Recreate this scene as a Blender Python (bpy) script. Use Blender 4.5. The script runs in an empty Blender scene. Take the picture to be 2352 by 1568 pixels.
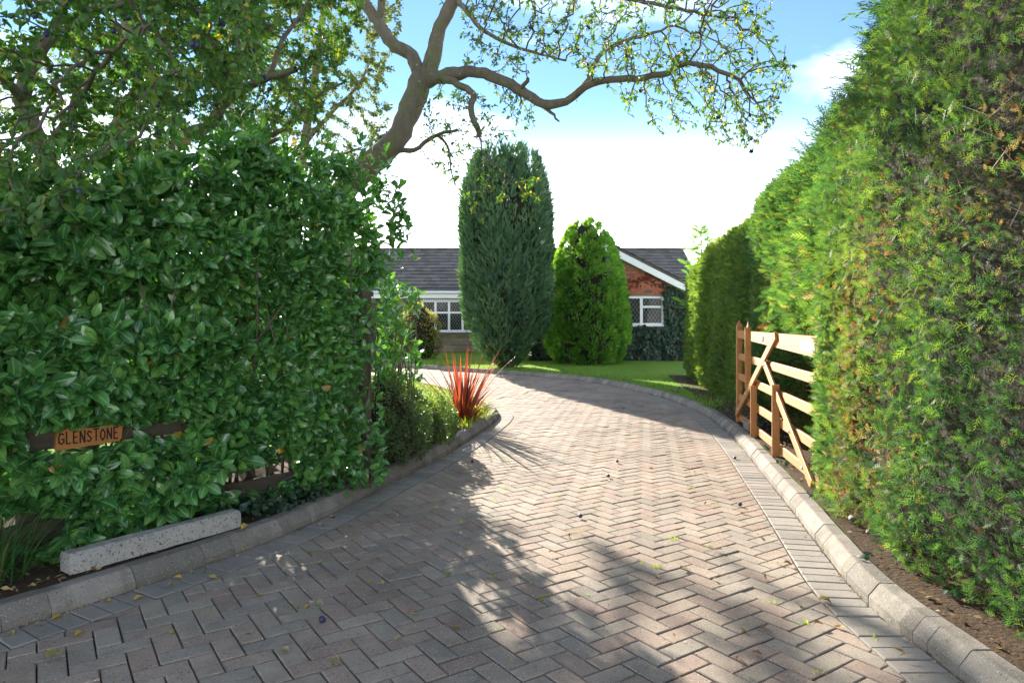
import bpy, math, random
import numpy as np
from mathutils import Vector, Matrix, Quaternion

rng = np.random.default_rng(11)
random.seed(5)
scene = bpy.context.scene
COL = scene.collection

# ------------------------------------------------------------------ camera
FPX, CX, YH, CAMH = 1607.8, 1176.0, 735.6, 1.374      # camera values estimated from a 2352 px wide image
cam = bpy.data.cameras.new('camera')
cam.sensor_width = 36.0
cam.lens = 24.61
cam.shift_y = -0.0208
cam.clip_start = 0.05
cam.clip_end = 900
camo = bpy.data.objects.new('camera', cam)
camo.location = (0, 0, CAMH)
camo.rotation_euler = (math.radians(90), 0, 0)
COL.objects.link(camo)
scene.camera = camo

# ------------------------------------------------------------------ light
SUN_EL, SUN_AZ = math.radians(20.0), math.radians(-20.0)   # azimuth from +Y, negative to the left
SDIR = Vector((math.sin(SUN_AZ) * math.cos(SUN_EL), math.cos(SUN_AZ) * math.cos(SUN_EL), math.sin(SUN_EL)))
world = bpy.data.worlds.new('World')
scene.world = world
world.use_nodes = True
wn, wl = world.node_tree.nodes, world.node_tree.links
wn.clear()
wo = wn.new('ShaderNodeOutputWorld')
wb = wn.new('ShaderNodeBackground')
sky = wn.new('ShaderNodeTexSky')
sky.sky_type = 'NISHITA'
sky.sun_disc = False
sky.sun_elevation = SUN_EL
sky.sun_rotation = SUN_AZ
sky.air_density = 1.0
sky.dust_density = 0.0
sky.ozone_density = 3.0
wb.inputs['Strength'].default_value = 0.052
# white cloud and horizon haze, the same all round the sky
def wnode(t, **kw):
    q = wn.new(t)
    for k, v in kw.items(): q.inputs[k].default_value = v
    return q
tc = wn.new('ShaderNodeTexCoord')
mp = wnode('ShaderNodeMapping', Scale=(1.5, 1.5, 3.2), Location=(0.35, 2.2, 0.6))
nz = wnode('ShaderNodeTexNoise', Scale=1.5, Detail=7, Roughness=0.5)
rp = wn.new('ShaderNodeValToRGB')
rp.color_ramp.elements[0].position = 0.50
rp.color_ramp.elements[1].position = 0.72
sx = wn.new('ShaderNodeSeparateXYZ')
hz = wn.new('ShaderNodeMapRange'); hz.interpolation_type = 'SMOOTHSTEP'
hz.inputs['From Min'].default_value = 0.33; hz.inputs['From Max'].default_value = 0.02
wl.new(tc.outputs['Generated'], mp.inputs['Vector'])
wl.new(tc.outputs['Generated'], sx.inputs['Vector'])
wl.new(sx.outputs['Z'], hz.inputs['Value'])
wl.new(mp.outputs['Vector'], nz.inputs['Vector'])
wl.new(nz.outputs['Fac'], rp.inputs['Fac'])
mx = wnode('ShaderNodeMixRGB', Color2=(11.0, 11.0, 11.2, 1))
mh = wnode('ShaderNodeMixRGB', Color2=(24.0, 23.5, 22.8, 1))
hs = wnode('ShaderNodeHueSaturation', Saturation=1.05, Value=0.78)
wl.new(sky.outputs['Color'], hs.inputs['Color'])
wl.new(hs.outputs['Color'], mx.inputs['Color1'])
wl.new(rp.outputs['Color'], mx.inputs['Fac'])
wl.new(mx.outputs['Color'], mh.inputs['Color1'])
pw = wn.new('ShaderNodeMath'); pw.operation = 'POWER'; pw.inputs[1].default_value = 1.7
wl.new(hz.outputs['Result'], pw.inputs[0])
wl.new(pw.outputs['Value'], mh.inputs['Fac'])
wl.new(mh.outputs['Color'], wb.inputs['Color'])
wl.new(wb.outputs['Background'], wo.inputs['Surface'])

sun = bpy.data.lights.new('sun', 'SUN')
sun.energy = 3.2
sun.angle = math.radians(0.53)
sun.color = (1.0, 0.90, 0.76)
suno = bpy.data.objects.new('sun', sun)
suno.rotation_euler = SDIR.to_track_quat('Z', 'Y').to_euler()
suno.location = (-8, 30, 12)
COL.objects.link(suno)

scene.view_settings.view_transform = 'Standard'
scene.view_settings.look = 'None'
scene.view_settings.gamma = 1
scene.view_settings.use_curve_mapping = False
scene.view_settings.exposure = 2.65
scene.cycles.max_bounces = 7
scene.cycles.diffuse_bounces = 3
scene.cycles.glossy_bounces = 2
scene.cycles.transmission_bounces = 4
scene.cycles.transparent_max_bounces = 4
scene.cycles.use_denoising = True


def at(u, v, Y):
    """a point of the place, from its image coordinates and its distance"""
    return np.array(((u - CX) * Y / FPX, Y, CAMH - (v - YH) * Y / FPX))


def proj(p):
    p = np.asarray(p, float)
    return np.stack([CX + FPX * p[..., 0] / p[..., 1], YH - FPX * (p[..., 2] - CAMH) / p[..., 1]], -1)


# ------------------------------------------------------------------ object helpers
def tag(o, label=None, cat=None, group=None, kind=None):
    if label: o['label'] = label
    if cat: o['category'] = cat
    if group: o['group'] = group
    if kind: o['kind'] = kind
    return o


def empty(name, loc=(0, 0, 0), rz=0.0):
    o = bpy.data.objects.new(name, None)
    o.empty_display_size = 0.1
    o.location = loc
    o.rotation_euler = (0, 0, rz)
    COL.objects.link(o)
    return o


def link(name, me, parent=None, m=None, world_verts=True):
    """one mesh object; world-space vertices stay put under a moved parent"""
    o = bpy.data.objects.new(name, me)
    if m is not None and not me.materials:
        me.materials.append(m)
    COL.objects.link(o)
    if parent is not None:
        o.parent = parent
        if world_verts:
            o.matrix_parent_inverse = PINV(parent)
    return o


def PINV(o):
    M = Matrix.Identity(4)
    while o is not None:
        M = (o.matrix_parent_inverse @ o.matrix_basis) @ M if o.parent else o.matrix_basis @ M
        o = o.parent
    return M.inverted()


def mesh_np(name, V, Fc, mat=None, smooth=False, attrs=None):
    V = np.ascontiguousarray(V, dtype=np.float32)
    Fc = np.ascontiguousarray(Fc, dtype=np.int32)
    me = bpy.data.meshes.new(name)
    me.vertices.add(len(V))
    me.vertices.foreach_set('co', V.ravel())
    n, k = Fc.shape
    me.loops.add(n * k)
    me.loops.foreach_set('vertex_index', Fc.ravel())
    me.polygons.add(n)
    me.polygons.foreach_set('loop_start', np.arange(0, n * k, k, dtype=np.int32))
    me.polygons.foreach_set('loop_total', np.full(n, k, dtype=np.int32))
    if smooth:
        me.polygons.foreach_set('use_smooth', np.ones(n, dtype=bool))
    for an, av in (attrs or {}).items():
        a = me.attributes.new(an, 'FLOAT', 'POINT')
        a.data.foreach_set('value', np.ascontiguousarray(av, dtype=np.float32))
    me.update(calc_edges=True)
    if mat: me.materials.append(mat)
    return me


class MB:
    """collects boxes, bars and polygons for one mesh"""
    def __init__(s): s.v, s.f, s.t = [], [], []
    def add(s, v, f, t=0.5):
        b = len(s.v)
        s.v += [tuple(p) for p in v]; s.f += [tuple(i + b for i in q) for q in f]; s.t += [t] * len(v)
        return s
    def box(s, a, b, t=0.5):
        x0, y0, z0 = a; x1, y1, z1 = b
        return s.add([(x0, y0, z0), (x1, y0, z0), (x1, y1, z0), (x0, y1, z0), (x0, y0, z1), (x1, y0, z1), (x1, y1, z1), (x0, y1, z1)],
                     [(0, 3, 2, 1), (4, 5, 6, 7), (0, 1, 5, 4), (1, 2, 6, 5), (2, 3, 7, 6), (3, 0, 4, 7)], t)
    def bar(s, p, q, w, h, up=(0, 0, 1), t=0.5, bev=0.0):
        """box from p to q, w across, h along up; chamfered along its length when bev"""
        p, q, up = Vector(p), Vector(q), Vector(up)
        d = (q - p).normalized(); sd = d.cross(up).normalized(); u = sd.cross(d).normalized()
        w, h = w / 2, h / 2
        if bev:
            pr = [(-w + bev, -h), (w - bev, -h), (w, -h + bev), (w, h - bev), (w - bev, h), (-w + bev, h), (-w, h - bev), (-w, -h + bev)]
        else:
            pr = [(-w, -h), (w, -h), (w, h), (-w, h)]
        n = len(pr)
        V = [p + sd * a + u * b for a, b in pr] + [q + sd * a + u * b for a, b in pr]
        Fc = [(i, (i + 1) % n, (i + 1) % n + n, i + n) for i in range(n)] + [tuple(range(n))[::-1], tuple(range(n, 2 * n))]
        return s.add(V, Fc, t)
    def mesh(s, name, m=None, smooth=False):
        me = bpy.data.meshes.new(name)
        me.from_pydata(s.v, [], s.f)
        a = me.attributes.new('tint', 'FLOAT', 'POINT'); a.data.foreach_set('value', np.array(s.t, dtype=np.float32))
        if smooth: me.polygons.foreach_set('use_smooth', np.ones(len(me.polygons), dtype=bool))
        me.update()
        if m: me.materials.append(m)
        return me
    def build(s, name, m, parent=None, smooth=False):
        return link(name, s.mesh(name, m, smooth), parent)


# ------------------------------------------------------------------ materials
def nodes(name):
    m = bpy.data.materials.new(name)
    m.use_nodes = True
    n, l = m.node_tree.nodes, m.node_tree.links
    n.clear()
    out = n.new('ShaderNodeOutputMaterial')
    return m, n, l, out


def ramp(n, stops):
    r = n.new('ShaderNodeValToRGB')
    e = r.color_ramp.elements
    while len(e) < len(stops): e.new(0.5)
    for el, (p, c) in zip(e, stops):
        el.position = p; el.color = (*c, 1)
    return r


def attr(n, name):
    a = n.new('ShaderNodeAttribute'); a.attribute_name = name
    return a


def noise(n, l, scale, detail=4, rough=0.55, vec=None, stretch=None):
    t = n.new('ShaderNodeTexNoise')
    t.inputs['Scale'].default_value = scale; t.inputs['Detail'].default_value = detail; t.inputs['Roughness'].default_value = rough
    if vec is None:
        g = n.new('ShaderNodeNewGeometry'); vec = g.outputs['Position']
    if stretch:
        mp = n.new('ShaderNodeMapping'); mp.inputs['Scale'].default_value = stretch
        l.new(vec, mp.inputs['Vector']); vec = mp.outputs['Vector']
    l.new(vec, t.inputs['Vector'])
    return t


def mixc(n, l, fac, a, b, mode='MIX'):
    x = n.new('ShaderNodeMixRGB'); x.blend_type = mode
    for sock, val in ((x.inputs['Fac'], fac), (x.inputs['Color1'], a), (x.inputs['Color2'], b)):
        if hasattr(val, 'is_linked'): l.new(val, sock)
        elif isinstance(val, tuple): sock.default_value = (*val, 1)
        else: sock.default_value = val
    return x.outputs['Color']


def leafmat(name, stops, rough=0.5, transl=0.35, tcol=(1.0, 1.0, 0.45), tgain=1.7, rib=None, spec=0.5, under=None):
    """foliage: colour by each leaf's own tint, light passing through, a paler midrib"""
    m, n, l, out = nodes(name)
    r = ramp(n, stops)
    l.new(attr(n, 'tint').outputs['Fac'], r.inputs['Fac'])
    c = r.outputs['Color']
    nf = noise(n, l, 35, 3)
    c = mixc(n, l, 0.35, c, mixc(n, l, nf.outputs['Fac'], (0.45, 0.45, 0.4), (1.5, 1.5, 1.4)), 'MULTIPLY')
    if rib:
        rr = ramp(n, [(0.0, (1, 1, 1)), (0.10, (0.55, 0.55, 0.55)), (0.16, (0, 0, 0))])
        l.new(attr(n, 'lat').outputs['Fac'], rr.inputs['Fac'])
        c = mixc(n, l, rr.outputs['Color'], c, rib)
    p = n.new('ShaderNodeBsdfPrincipled')
    l.new(c, p.inputs['Base Color'])
    p.inputs['Roughness'].default_value = rough
    p.inputs['Specular IOR Level'].default_value = spec
    t = n.new('ShaderNodeBsdfTranslucent')
    tc_ = mixc(n, l, 1.0, c, tuple(x * tgain for x in tcol), 'MULTIPLY')
    l.new(tc_, t.inputs['Color'])
    ms = n.new('ShaderNodeMixShader'); ms.inputs['Fac'].default_value = transl
    l.new(p.outputs['BSDF'], ms.inputs[1]); l.new(t.outputs['BSDF'], ms.inputs[2])
    l.new(ms.outputs['Shader'], out.inputs['Surface'])
    return m


def solid(name, base, rough=0.6, var=0.25, scale=8, bump=0.0, bscale=60, stretch=None, spec=0.4, metallic=0.0, tint=None, speck=None, dirt=None, stain=0.0):
    """plain surface with grain: noise in colour and relief, optional per-piece tint ramp and specks"""
    m, n, l, out = nodes(name)
    p = n.new('ShaderNodeBsdfPrincipled')
    p.inputs['Roughness'].default_value = rough; p.inputs['Specular IOR Level'].default_value = spec; p.inputs['Metallic'].default_value = metallic
    nf = noise(n, l, scale, 6, 0.6, stretch=stretch)
    if tint:
        r = ramp(n, tint); l.new(attr(n, 'tint').outputs['Fac'], r.inputs['Fac']); c = r.outputs['Color']
    else:
        c = base
    lo, hi = 1 - var, 1 + var
    c = mixc(n, l, 1.0, c, mixc(n, l, nf.outputs['Fac'], (lo, lo, lo), (hi, hi, hi)), 'MULTIPLY')
    if stain:
        sn_ = noise(n, l, 0.9, 5, 0.62); a_, b_ = 1 - stain, 1 + stain * 0.5
        sr_ = ramp(n, [(0.36, (a_, a_, a_ * 0.98)), (0.6, (b_, b_, b_))]); l.new(sn_.outputs['Fac'], sr_.inputs['Fac'])
        c = mixc(n, l, 1.0, c, sr_.outputs['Color'], 'MULTIPLY')
    if dirt:
        dn = noise(n, l, dirt[1], 5, 0.65)
        dr = ramp(n, [(dirt[2], (0, 0, 0)), (dirt[3], (1, 1, 1))]); l.new(dn.outputs['Fac'], dr.inputs['Fac'])
        c = mixc(n, l, dr.outputs['Color'], c, dirt[0])
    if speck:
        for sc, thr, colr in speck:
            v = noise(n, l, sc, 2, 0.5)
            vr = ramp(n, [(thr, (0, 0, 0)), (thr + 0.05, (1, 1, 1))]); l.new(v.outputs['Fac'], vr.inputs['Fac'])
            c = mixc(n, l, vr.outputs['Color'], c, colr)
    l.new(c, p.inputs['Base Color'])
    if bump:
        b = n.new('ShaderNodeBump'); b.inputs['Strength'].default_value = bump; b.inputs['Distance'].default_value = 0.015
        bn = noise(n, l, bscale, 5, 0.6, stretch=stretch); l.new(bn.outputs['Fac'], b.inputs['Height']); l.new(b.outputs['Normal'], p.inputs['Normal'])
    l.new(p.outputs['BSDF'], out.inputs['Surface'])
    return m


MAT = {}
MAT['paver'] = solid('brindle_paver', None, 0.85, 0.28, 14, 0.5, 240, spec=0.2, stain=0.22,
                     tint=[(0.0, (0.285, 0.21, 0.17)), (0.35, (0.325, 0.255, 0.205)), (0.65, (0.33, 0.28, 0.225)), (1.0, (0.255, 0.225, 0.19))],
                     speck=[(150, 0.63, (0.52, 0.47, 0.42)), (100, 0.64, (0.085, 0.07, 0.06))], dirt=((0.15, 0.13, 0.11), 2.3, 0.52, 0.85))
MAT['border'] = solid('grey_paver', None, 0.85, 0.22, 12, 0.35, 240, spec=0.2,
                      tint=[(0.0, (0.21, 0.195, 0.175)), (1.0, (0.29, 0.265, 0.235))],
                      speck=[(170, 0.67, (0.44, 0.42, 0.38)), (120, 0.67, (0.07, 0.065, 0.06))])
MAT['kerb'] = solid('concrete_kerb', None, 0.88, 0.25, 9, 0.3, 160, spec=0.2,
                    tint=[(0.0, (0.16, 0.148, 0.13)), (1.0, (0.26, 0.238, 0.21))], speck=[(150, 0.64, (0.42, 0.39, 0.35)), (110, 0.64, (0.09, 0.08, 0.07))],
                    dirt=((0.11, 0.105, 0.08), 4, 0.48, 0.75))
MAT['bed_sand'] = solid('jointing_sand', (0.05, 0.042, 0.032), 0.95, 0.4, 30, 0.3, 90, dirt=((0.06, 0.085, 0.03), 2.0, 0.5, 0.65))
MAT['soil'] = solid('soil', (0.065, 0.045, 0.03), 0.95, 0.6, 14, 0.9, 40, spec=0.1, speck=[(60, 0.66, (0.16, 0.11, 0.07))])
MAT['lawn'] = solid('lawn', (0.17, 0.29, 0.045), 0.9, 0.35, 2.2, 0.6, 220, spec=0.04)
MAT['ground'] = solid('rough_grass', (0.06, 0.09, 0.03), 0.95, 0.3, 0.6, spec=0.04)
MAT['white'] = solid('white_upvc', (0.78, 0.78, 0.78), 0.4, 0.06, 3)
MAT['brick'] = solid('red_brick', None, 0.9, 0.25, 20, 0.4, 90,
                     tint=[(0.0, (0.36, 0.115, 0.065)), (0.6, (0.46, 0.16, 0.085)), (0.85, (0.34, 0.13, 0.085)), (0.93, (0.16, 0.105, 0.095)), (1.0, (0.12, 0.10, 0.10))])
MAT['mortar'] = solid('mortar', (0.36, 0.32, 0.27), 0.95, 0.2, 20)
MAT['stone'] = solid('buff_stone', None, 0.9, 0.4, 10, 0.5, 40, tint=[(0.0, (0.19, 0.15, 0.11)), (0.5, (0.29, 0.24, 0.18)), (1.0, (0.36, 0.31, 0.24))])
MAT['tile'] = solid('roof_tile', None, 0.7, 0.25, 9, 0.3, 70, tint=[(0.0, (0.075, 0.068, 0.064)), (1.0, (0.14, 0.128, 0.12))], speck=[(9, 0.69, (0.25, 0.25, 0.22))])
MAT['lead'] = solid('lead_grey', (0.45, 0.46, 0.47), 0.5, 0.1)
MAT['bark'] = solid('bark', (0.145, 0.12, 0.09), 0.92, 0.6, 16, 1.0, 38, stretch=(1, 1, 0.45), dirt=((0.13, 0.155, 0.075), 4, 0.50, 0.72), speck=[(24, 0.70, (0.32, 0.33, 0.27))])
MAT['twig'] = solid('twig', (0.105, 0.085, 0.065), 0.9, 0.35, 20)
MAT['deadtwig'] = solid('pale_dead_twig', (0.34, 0.27, 0.21), 0.9, 0.35, 20)
MAT['hedgecore'] = solid('hedge_inside_shade', (0.022, 0.02, 0.012), 1.0, 0.7, 12, 1.0, 30)  # near-black stands in for the shade deep inside foliage
MAT['gate'] = solid('oiled_timber', (0.40, 0.185, 0.06), 0.55, 0.45, 9, 0.25, 60, stretch=(2.2, 2.2, 11), spec=0.35)
MAT['oldtimber'] = solid('weathered_timber', (0.085, 0.068, 0.052), 0.9, 0.45, 7, 0.5, 50, stretch=(1, 1, 9))
MAT['signwood'] = solid('varnished_board', (0.44, 0.17, 0.04), 0.4, 0.4, 8, 0.3, 60, stretch=(1, 1, 12))
MAT['paint'] = solid('black_paint', (0.012, 0.011, 0.010), 0.6, 0.3, 60)
MAT['galv'] = solid('galvanised', (0.62, 0.62, 0.60), 0.4, 0.1, 20, metallic=0.35)
MAT['concrete'] = solid('weathered_concrete', (0.35, 0.34, 0.31), 0.92, 0.35, 9, 0.5, 90, speck=[(75, 0.60, (0.10, 0.095, 0.08)), (160, 0.62, (0.14, 0.13, 0.115))], dirt=((0.19, 0.18, 0.14), 9, 0.50, 0.75))
MAT['plum'] = solid('damson_skin', (0.022, 0.03, 0.085), 0.45, 0.5, 25, spec=0.4)
MAT['dish'] = solid('grey_dish', (0.10, 0.11, 0.13), 0.5, 0.1)
m, n, l, out = nodes('window_glass')
p = n.new('ShaderNodeBsdfPrincipled'); p.inputs['Roughness'].default_value = 0.06; p.inputs['Specular IOR Level'].default_value = 0.12
nf = noise(n, l, 3.0, 3); rr = ramp(n, [(0.35, (0.012, 0.016, 0.014)), (0.6, (0.03, 0.036, 0.028)), (0.75, (0.06, 0.055, 0.03))])  # opaque pane: a dim greenish interior is painted into its colour
l.new(nf.outputs['Fac'], rr.inputs['Fac']); l.new(rr.outputs['Color'], p.inputs['Base Color']); l.new(p.outputs['BSDF'], out.inputs['Surface'])
MAT['glass'] = m

G = lambda *a: [(i / max(1, len(a) - 1), c) for i, c in enumerate(a)]
MAT['laurel'] = leafmat('laurel_leaf', [(0.0, (0.028, 0.10, 0.032)), (0.4, (0.068, 0.21, 0.056)), (0.8, (0.135, 0.31, 0.075)), (0.93, (0.16, 0.30, 0.05)), (0.965, (0.16, 0.19, 0.03)), (0.975, (0.55, 0.36, 0.03)), (1.0, (0.30, 0.13, 0.05))],
                        0.24, 0.28, (0.9, 1.0, 0.3), 1.7, rib=(0.22, 0.40, 0.14), spec=0.65)
MAT['damson'] = leafmat('damson_leaf', [(0.0, (0.04, 0.12, 0.032)), (0.5, (0.065, 0.16, 0.036)), (0.80, (0.12, 0.19, 0.035)), (0.93, (0.20, 0.22, 0.03)), (0.96, (0.55, 0.40, 0.03)), (1.0, (0.40, 0.25, 0.05))],
                        0.5, 0.42, (0.9, 0.95, 0.3), 1.6)
MAT['birch'] = leafmat('small_tree_leaf', [(0.0, (0.07, 0.10, 0.045)), (0.6, (0.115, 0.15, 0.06)), (1.0, (0.20, 0.21, 0.08))], 0.6, 0.45, (0.9, 0.95, 0.4), 1.5)
MAT['leyland'] = leafmat('conifer_hedge_spray', [(0.0, (0.026, 0.075, 0.042)), (0.4, (0.055, 0.13, 0.045)), (0.7, (0.11, 0.19, 0.05)), (0.86, (0.18, 0.245, 0.06)), (0.87, (0.22, 0.19, 0.09)), (0.93, (0.34, 0.27, 0.16)), (0.94, (0.28, 0.095, 0.035)), (0.965, (0.30, 0.13, 0.06)), (0.975, (0.20, 0.17, 0.12)), (1.0, (0.27, 0.23, 0.17))],
                         0.6, 0.46, (0.95, 1.0, 0.45), 1.8, spec=0.3)
MAT['clipped'] = leafmat('clipped_hedge_spray', [(0.0, (0.06, 0.12, 0.04)), (0.5, (0.11, 0.18, 0.05)), (0.85, (0.17, 0.23, 0.06)), (1.0, (0.26, 0.22, 0.12))], 0.65, 0.5, (1.0, 1.0, 0.4), 2.0, spec=0.2)
MAT['yew'] = leafmat('yew_spray', [(0.0, (0.045, 0.105, 0.065)), (0.6, (0.075, 0.16, 0.085)), (0.95, (0.12, 0.215, 0.09)), (1.0, (0.20, 0.13, 0.06))], 0.55, 0.28, (0.9, 1.0, 0.4), 1.6)
MAT['golden'] = leafmat('golden_conifer_spray', [(0.0, (0.05, 0.15, 0.03)), (0.5, (0.14, 0.31, 0.055)), (1.0, (0.30, 0.43, 0.09))], 0.6, 0.42, (1.0, 1.0, 0.4), 1.8, spec=0.25)
MAT['smallshrub'] = leafmat('small_shrub_leaf', [(0.0, (0.05, 0.10, 0.05)), (0.6, (0.10, 0.17, 0.07)), (1.0, (0.22, 0.30, 0.08))], 0.45, 0.4, (1.0, 1.0, 0.35), 1.8)
MAT['ivy'] = leafmat('ivy_leaf', [(0.0, (0.014, 0.04, 0.024)), (0.7, (0.026, 0.065, 0.035)), (0.9, (0.05, 0.10, 0.045)), (1.0, (0.24, 0.05, 0.03))], 0.4, 0.15, rib=None)
MAT['creeper'] = leafmat('red_creeper_leaf', [(0.0, (0.20, 0.025, 0.02)), (0.6, (0.30, 0.05, 0.03)), (1.0, (0.08, 0.10, 0.03))], 0.5, 0.25, (1, 0.7, 0.5), 1.3)
MAT['phormium'] = leafmat('phormium_leaf', [(0.0, (0.07, 0.025, 0.022)), (0.5, (0.20, 0.055, 0.035)), (1.0, (0.33, 0.11, 0.055))], 0.4, 0.42, (1.0, 0.62, 0.42), 1.9)
MAT['goldshrub'] = leafmat('gold_edged_leaf', [(0.0, (0.04, 0.09, 0.03)), (0.5, (0.12, 0.17, 0.04)), (1.0, (0.55, 0.42, 0.10))], 0.5, 0.4, (1, 1, 0.5), 1.7)
MAT['grass'] = leafmat('grass_blade', [(0.0, (0.08, 0.17, 0.025)), (0.6, (0.13, 0.26, 0.04)), (1.0, (0.25, 0.34, 0.07))], 0.5, 0.4, (1, 1, 0.3), 1.8)
MAT['limegrass'] = leafmat('lime_grass_blade', [(0.0, (0.12, 0.22, 0.03)), (1.0, (0.32, 0.40, 0.06))], 0.5, 0.45, (1, 1, 0.35), 1.8)
MAT['longgrass'] = leafmat('long_grass_blade', [(0.0, (0.03, 0.095, 0.03)), (0.8, (0.06, 0.16, 0.045)), (1.0, (0.22, 0.20, 0.07))], 0.5, 0.3)
MAT['litter'] = leafmat('dry_leaf', [(0.0, (0.14, 0.085, 0.045)), (0.35, (0.27, 0.19, 0.10)), (0.6, (0.40, 0.31, 0.17)), (0.75, (0.52, 0.36, 0.06)), (0.9, (0.30, 0.34, 0.10)), (1.0, (0.42, 0.12, 0.04))], 0.6, 0.25, (1, 0.9, 0.5), 1.3)


# ------------------------------------------------------------------ numeric geometry helpers
def norm(a):
    return a / np.maximum(np.linalg.norm(a, axis=-1, keepdims=True), 1e-9)


def basis(d, nrm):
    """rows: x along d, z near nrm"""
    d = norm(d); y = norm(np.cross(nrm, d)); z = np.cross(d, y)
    return np.stack([d, y, z], 1)


def instances(tv, tf, pos, B, sc, tint, tl=None):
    """many copies of a small template in one vertex array"""
    sc = np.asarray(sc, float)
    if sc.ndim == 1: sc = np.repeat(sc[:, None], 3, 1)
    N, k = len(pos), len(tv)
    V = np.einsum('nij,nki->nkj', B, tv[None] * sc[:, None, :]) + pos[:, None, :]
    Fc = (tf[None] + (np.arange(N) * k)[:, None, None]).reshape(-1, tf.shape[1])
    at_ = {'tint': np.repeat(tint, k)}
    if tl is not None: at_['lat'] = np.tile(tl, N)
    return V.reshape(-1, 3), Fc, at_


def leaf_template(stations, fold=0.12, curl=0.10, wave=0.0):
    V, T = [], []
    for i, (t, w) in enumerate(stations):
        z = -curl * (t - 0.35) ** 2 * 2
        wv = wave * math.sin(i * 2.1)
        V += [(t, w, z + fold * w * 2 + wv), (t, 0, z), (t, -w, z + fold * w * 2 - wv)]
        T += [1, 0, 1]
    Fc = []
    for i in range(len(stations) - 1):
        a = i * 3
        Fc += [(a, a + 1, a + 4, a + 3), (a + 1, a + 2, a + 5, a + 4)]
    return np.array(V, float), np.array(Fc), np.array(T, float)


LAUREL = leaf_template([(0, 0.012), (0.07, 0.02), (0.2, 0.14), (0.42, 0.23), (0.68, 0.235), (0.88, 0.14), (1, 0.006)], 0.13, 0.2)
LAUREL_IN = leaf_template([(0, 0.015), (0.22, 0.15), (0.62, 0.24), (0.88, 0.13), (1, 0.01)], 0.13, 0.2)
PLUM = leaf_template([(0, 0.02), (0.42, 0.27), (0.75, 0.2), (1, 0.01)], 0.2, 0.25)
PLUM_SMALL = leaf_template([(0, 0.03), (0.5, 0.27), (1, 0.01)], 0.2, 0.25)
TINY = (np.array([(0, 0, 0), (0.55, 0.27, 0.06), (1, 0, -0.05), (0.5, -0.27, 0.06)], float), np.array([(0, 1, 2), (0, 2, 3)]), np.array([0, 1, 0, 1.0]))
IVYL = leaf_template([(0, 0.05), (0.17, 0.42), (0.52, 0.31), (1, 0.02)], 0.1, 0.2)
BLADE = (np.array([(0, 0.5, 0), (0, -0.5, 0), (0.6, -0.4, 0.1), (1, 0, 0.35), (0.6, 0.4, 0.1)], float), np.array([(0, 1, 2), (0, 2, 4), (2, 3, 4)]), np.ones(5))


def spray_template(nb, ang=0.65, lb=0.42, wb=0.045, axis=0.022, curve=0.10, sub=0, tri=True):
    """flat feathery conifer spray along +x: an axis with thin branchlets on both sides"""
    V, Fc = [], []
    def quad(a, b, w0):
        a, b = np.array(a), np.array(b); d = b - a; pz = np.array((-d[1], d[0], 0)); pz = pz / np.linalg.norm(pz) * w0
        i = len(V); mid = a + d * 0.45
        V.extend([a + pz * 0.9, b, a - pz * 0.9] if tri else [a, mid + pz, b, mid - pz]); Fc.append((i, i + 1, i + 2) if tri else (i, i + 1, i + 2, i + 3))
    z = lambda x: -curve * x * x
    quad((0, 0, 0), (0.55, 0, z(0.55)), axis); quad((0.45, 0, z(0.45)), (1.0, 0, z(1)), axis * 1.3)
    for i in range(nb):
        x = 0.10 + 0.82 * i / (nb - 1); L = lb * (1 - 0.72 * (x ** 1.4)) * (0.6 + 0.4 * min(1, x * 4)); s = 1 if i % 2 else -1
        a = ang * (1 - 0.25 * x)
        e = (x + L * math.cos(a), s * L * math.sin(a), z(x + L * 0.8) - 0.03)
        quad((x, 0, z(x)), e, wb)
        for k in range(sub):
            f = 0.35 + 0.3 * k; b0 = (x + L * f * math.cos(a), s * L * f * math.sin(a), z(x) - 0.01)
            l2 = L * 0.45; a2 = a - 0.55 if k % 2 else a + 0.5
            quad(b0, (b0[0] + l2 * math.cos(a2), b0[1] + s * l2 * math.sin(a2), b0[2]), wb * 0.85)
    return np.array(V, float), np.array(Fc)


SPRAY_NEAR = spray_template(8, 0.75, 0.55, 0.040, 0.022, 0.15, 1)
SPRAY_MID = spray_template(9, 0.7, 0.5, 0.055, 0.025, 0.12, 0)
SPRAY_FAR = spray_template(6, 0.7, 0.6, 0.10, 0.05, 0.1, 0)
SPRAY_TUFT = spray_template(7, 0.6, 0.5, 0.085, 0.07, 0.0, 0)


def catmull(P, step):
    P = np.asarray(P, float)
    Q = np.vstack([2 * P[0] - P[1], P, 2 * P[-1] - P[-2]])
    out = []
    for i in range(1, len(Q) - 2):
        p0, p1, p2, p3 = Q[i - 1:i + 3]
        k = max(2, int(np.linalg.norm(p2 - p1) / step) + 1)
        t = np.linspace(0, 1, k, endpoint=False)[:, None]
        out.append(0.5 * (2 * p1 + (p2 - p0) * t + (2 * p0 - 5 * p1 + 4 * p2 - p3) * t ** 2 + (3 * p1 - p0 - 3 * p2 + p3) * t ** 3))
    out.append(P[-1:])
    return np.vstack(out)


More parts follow.
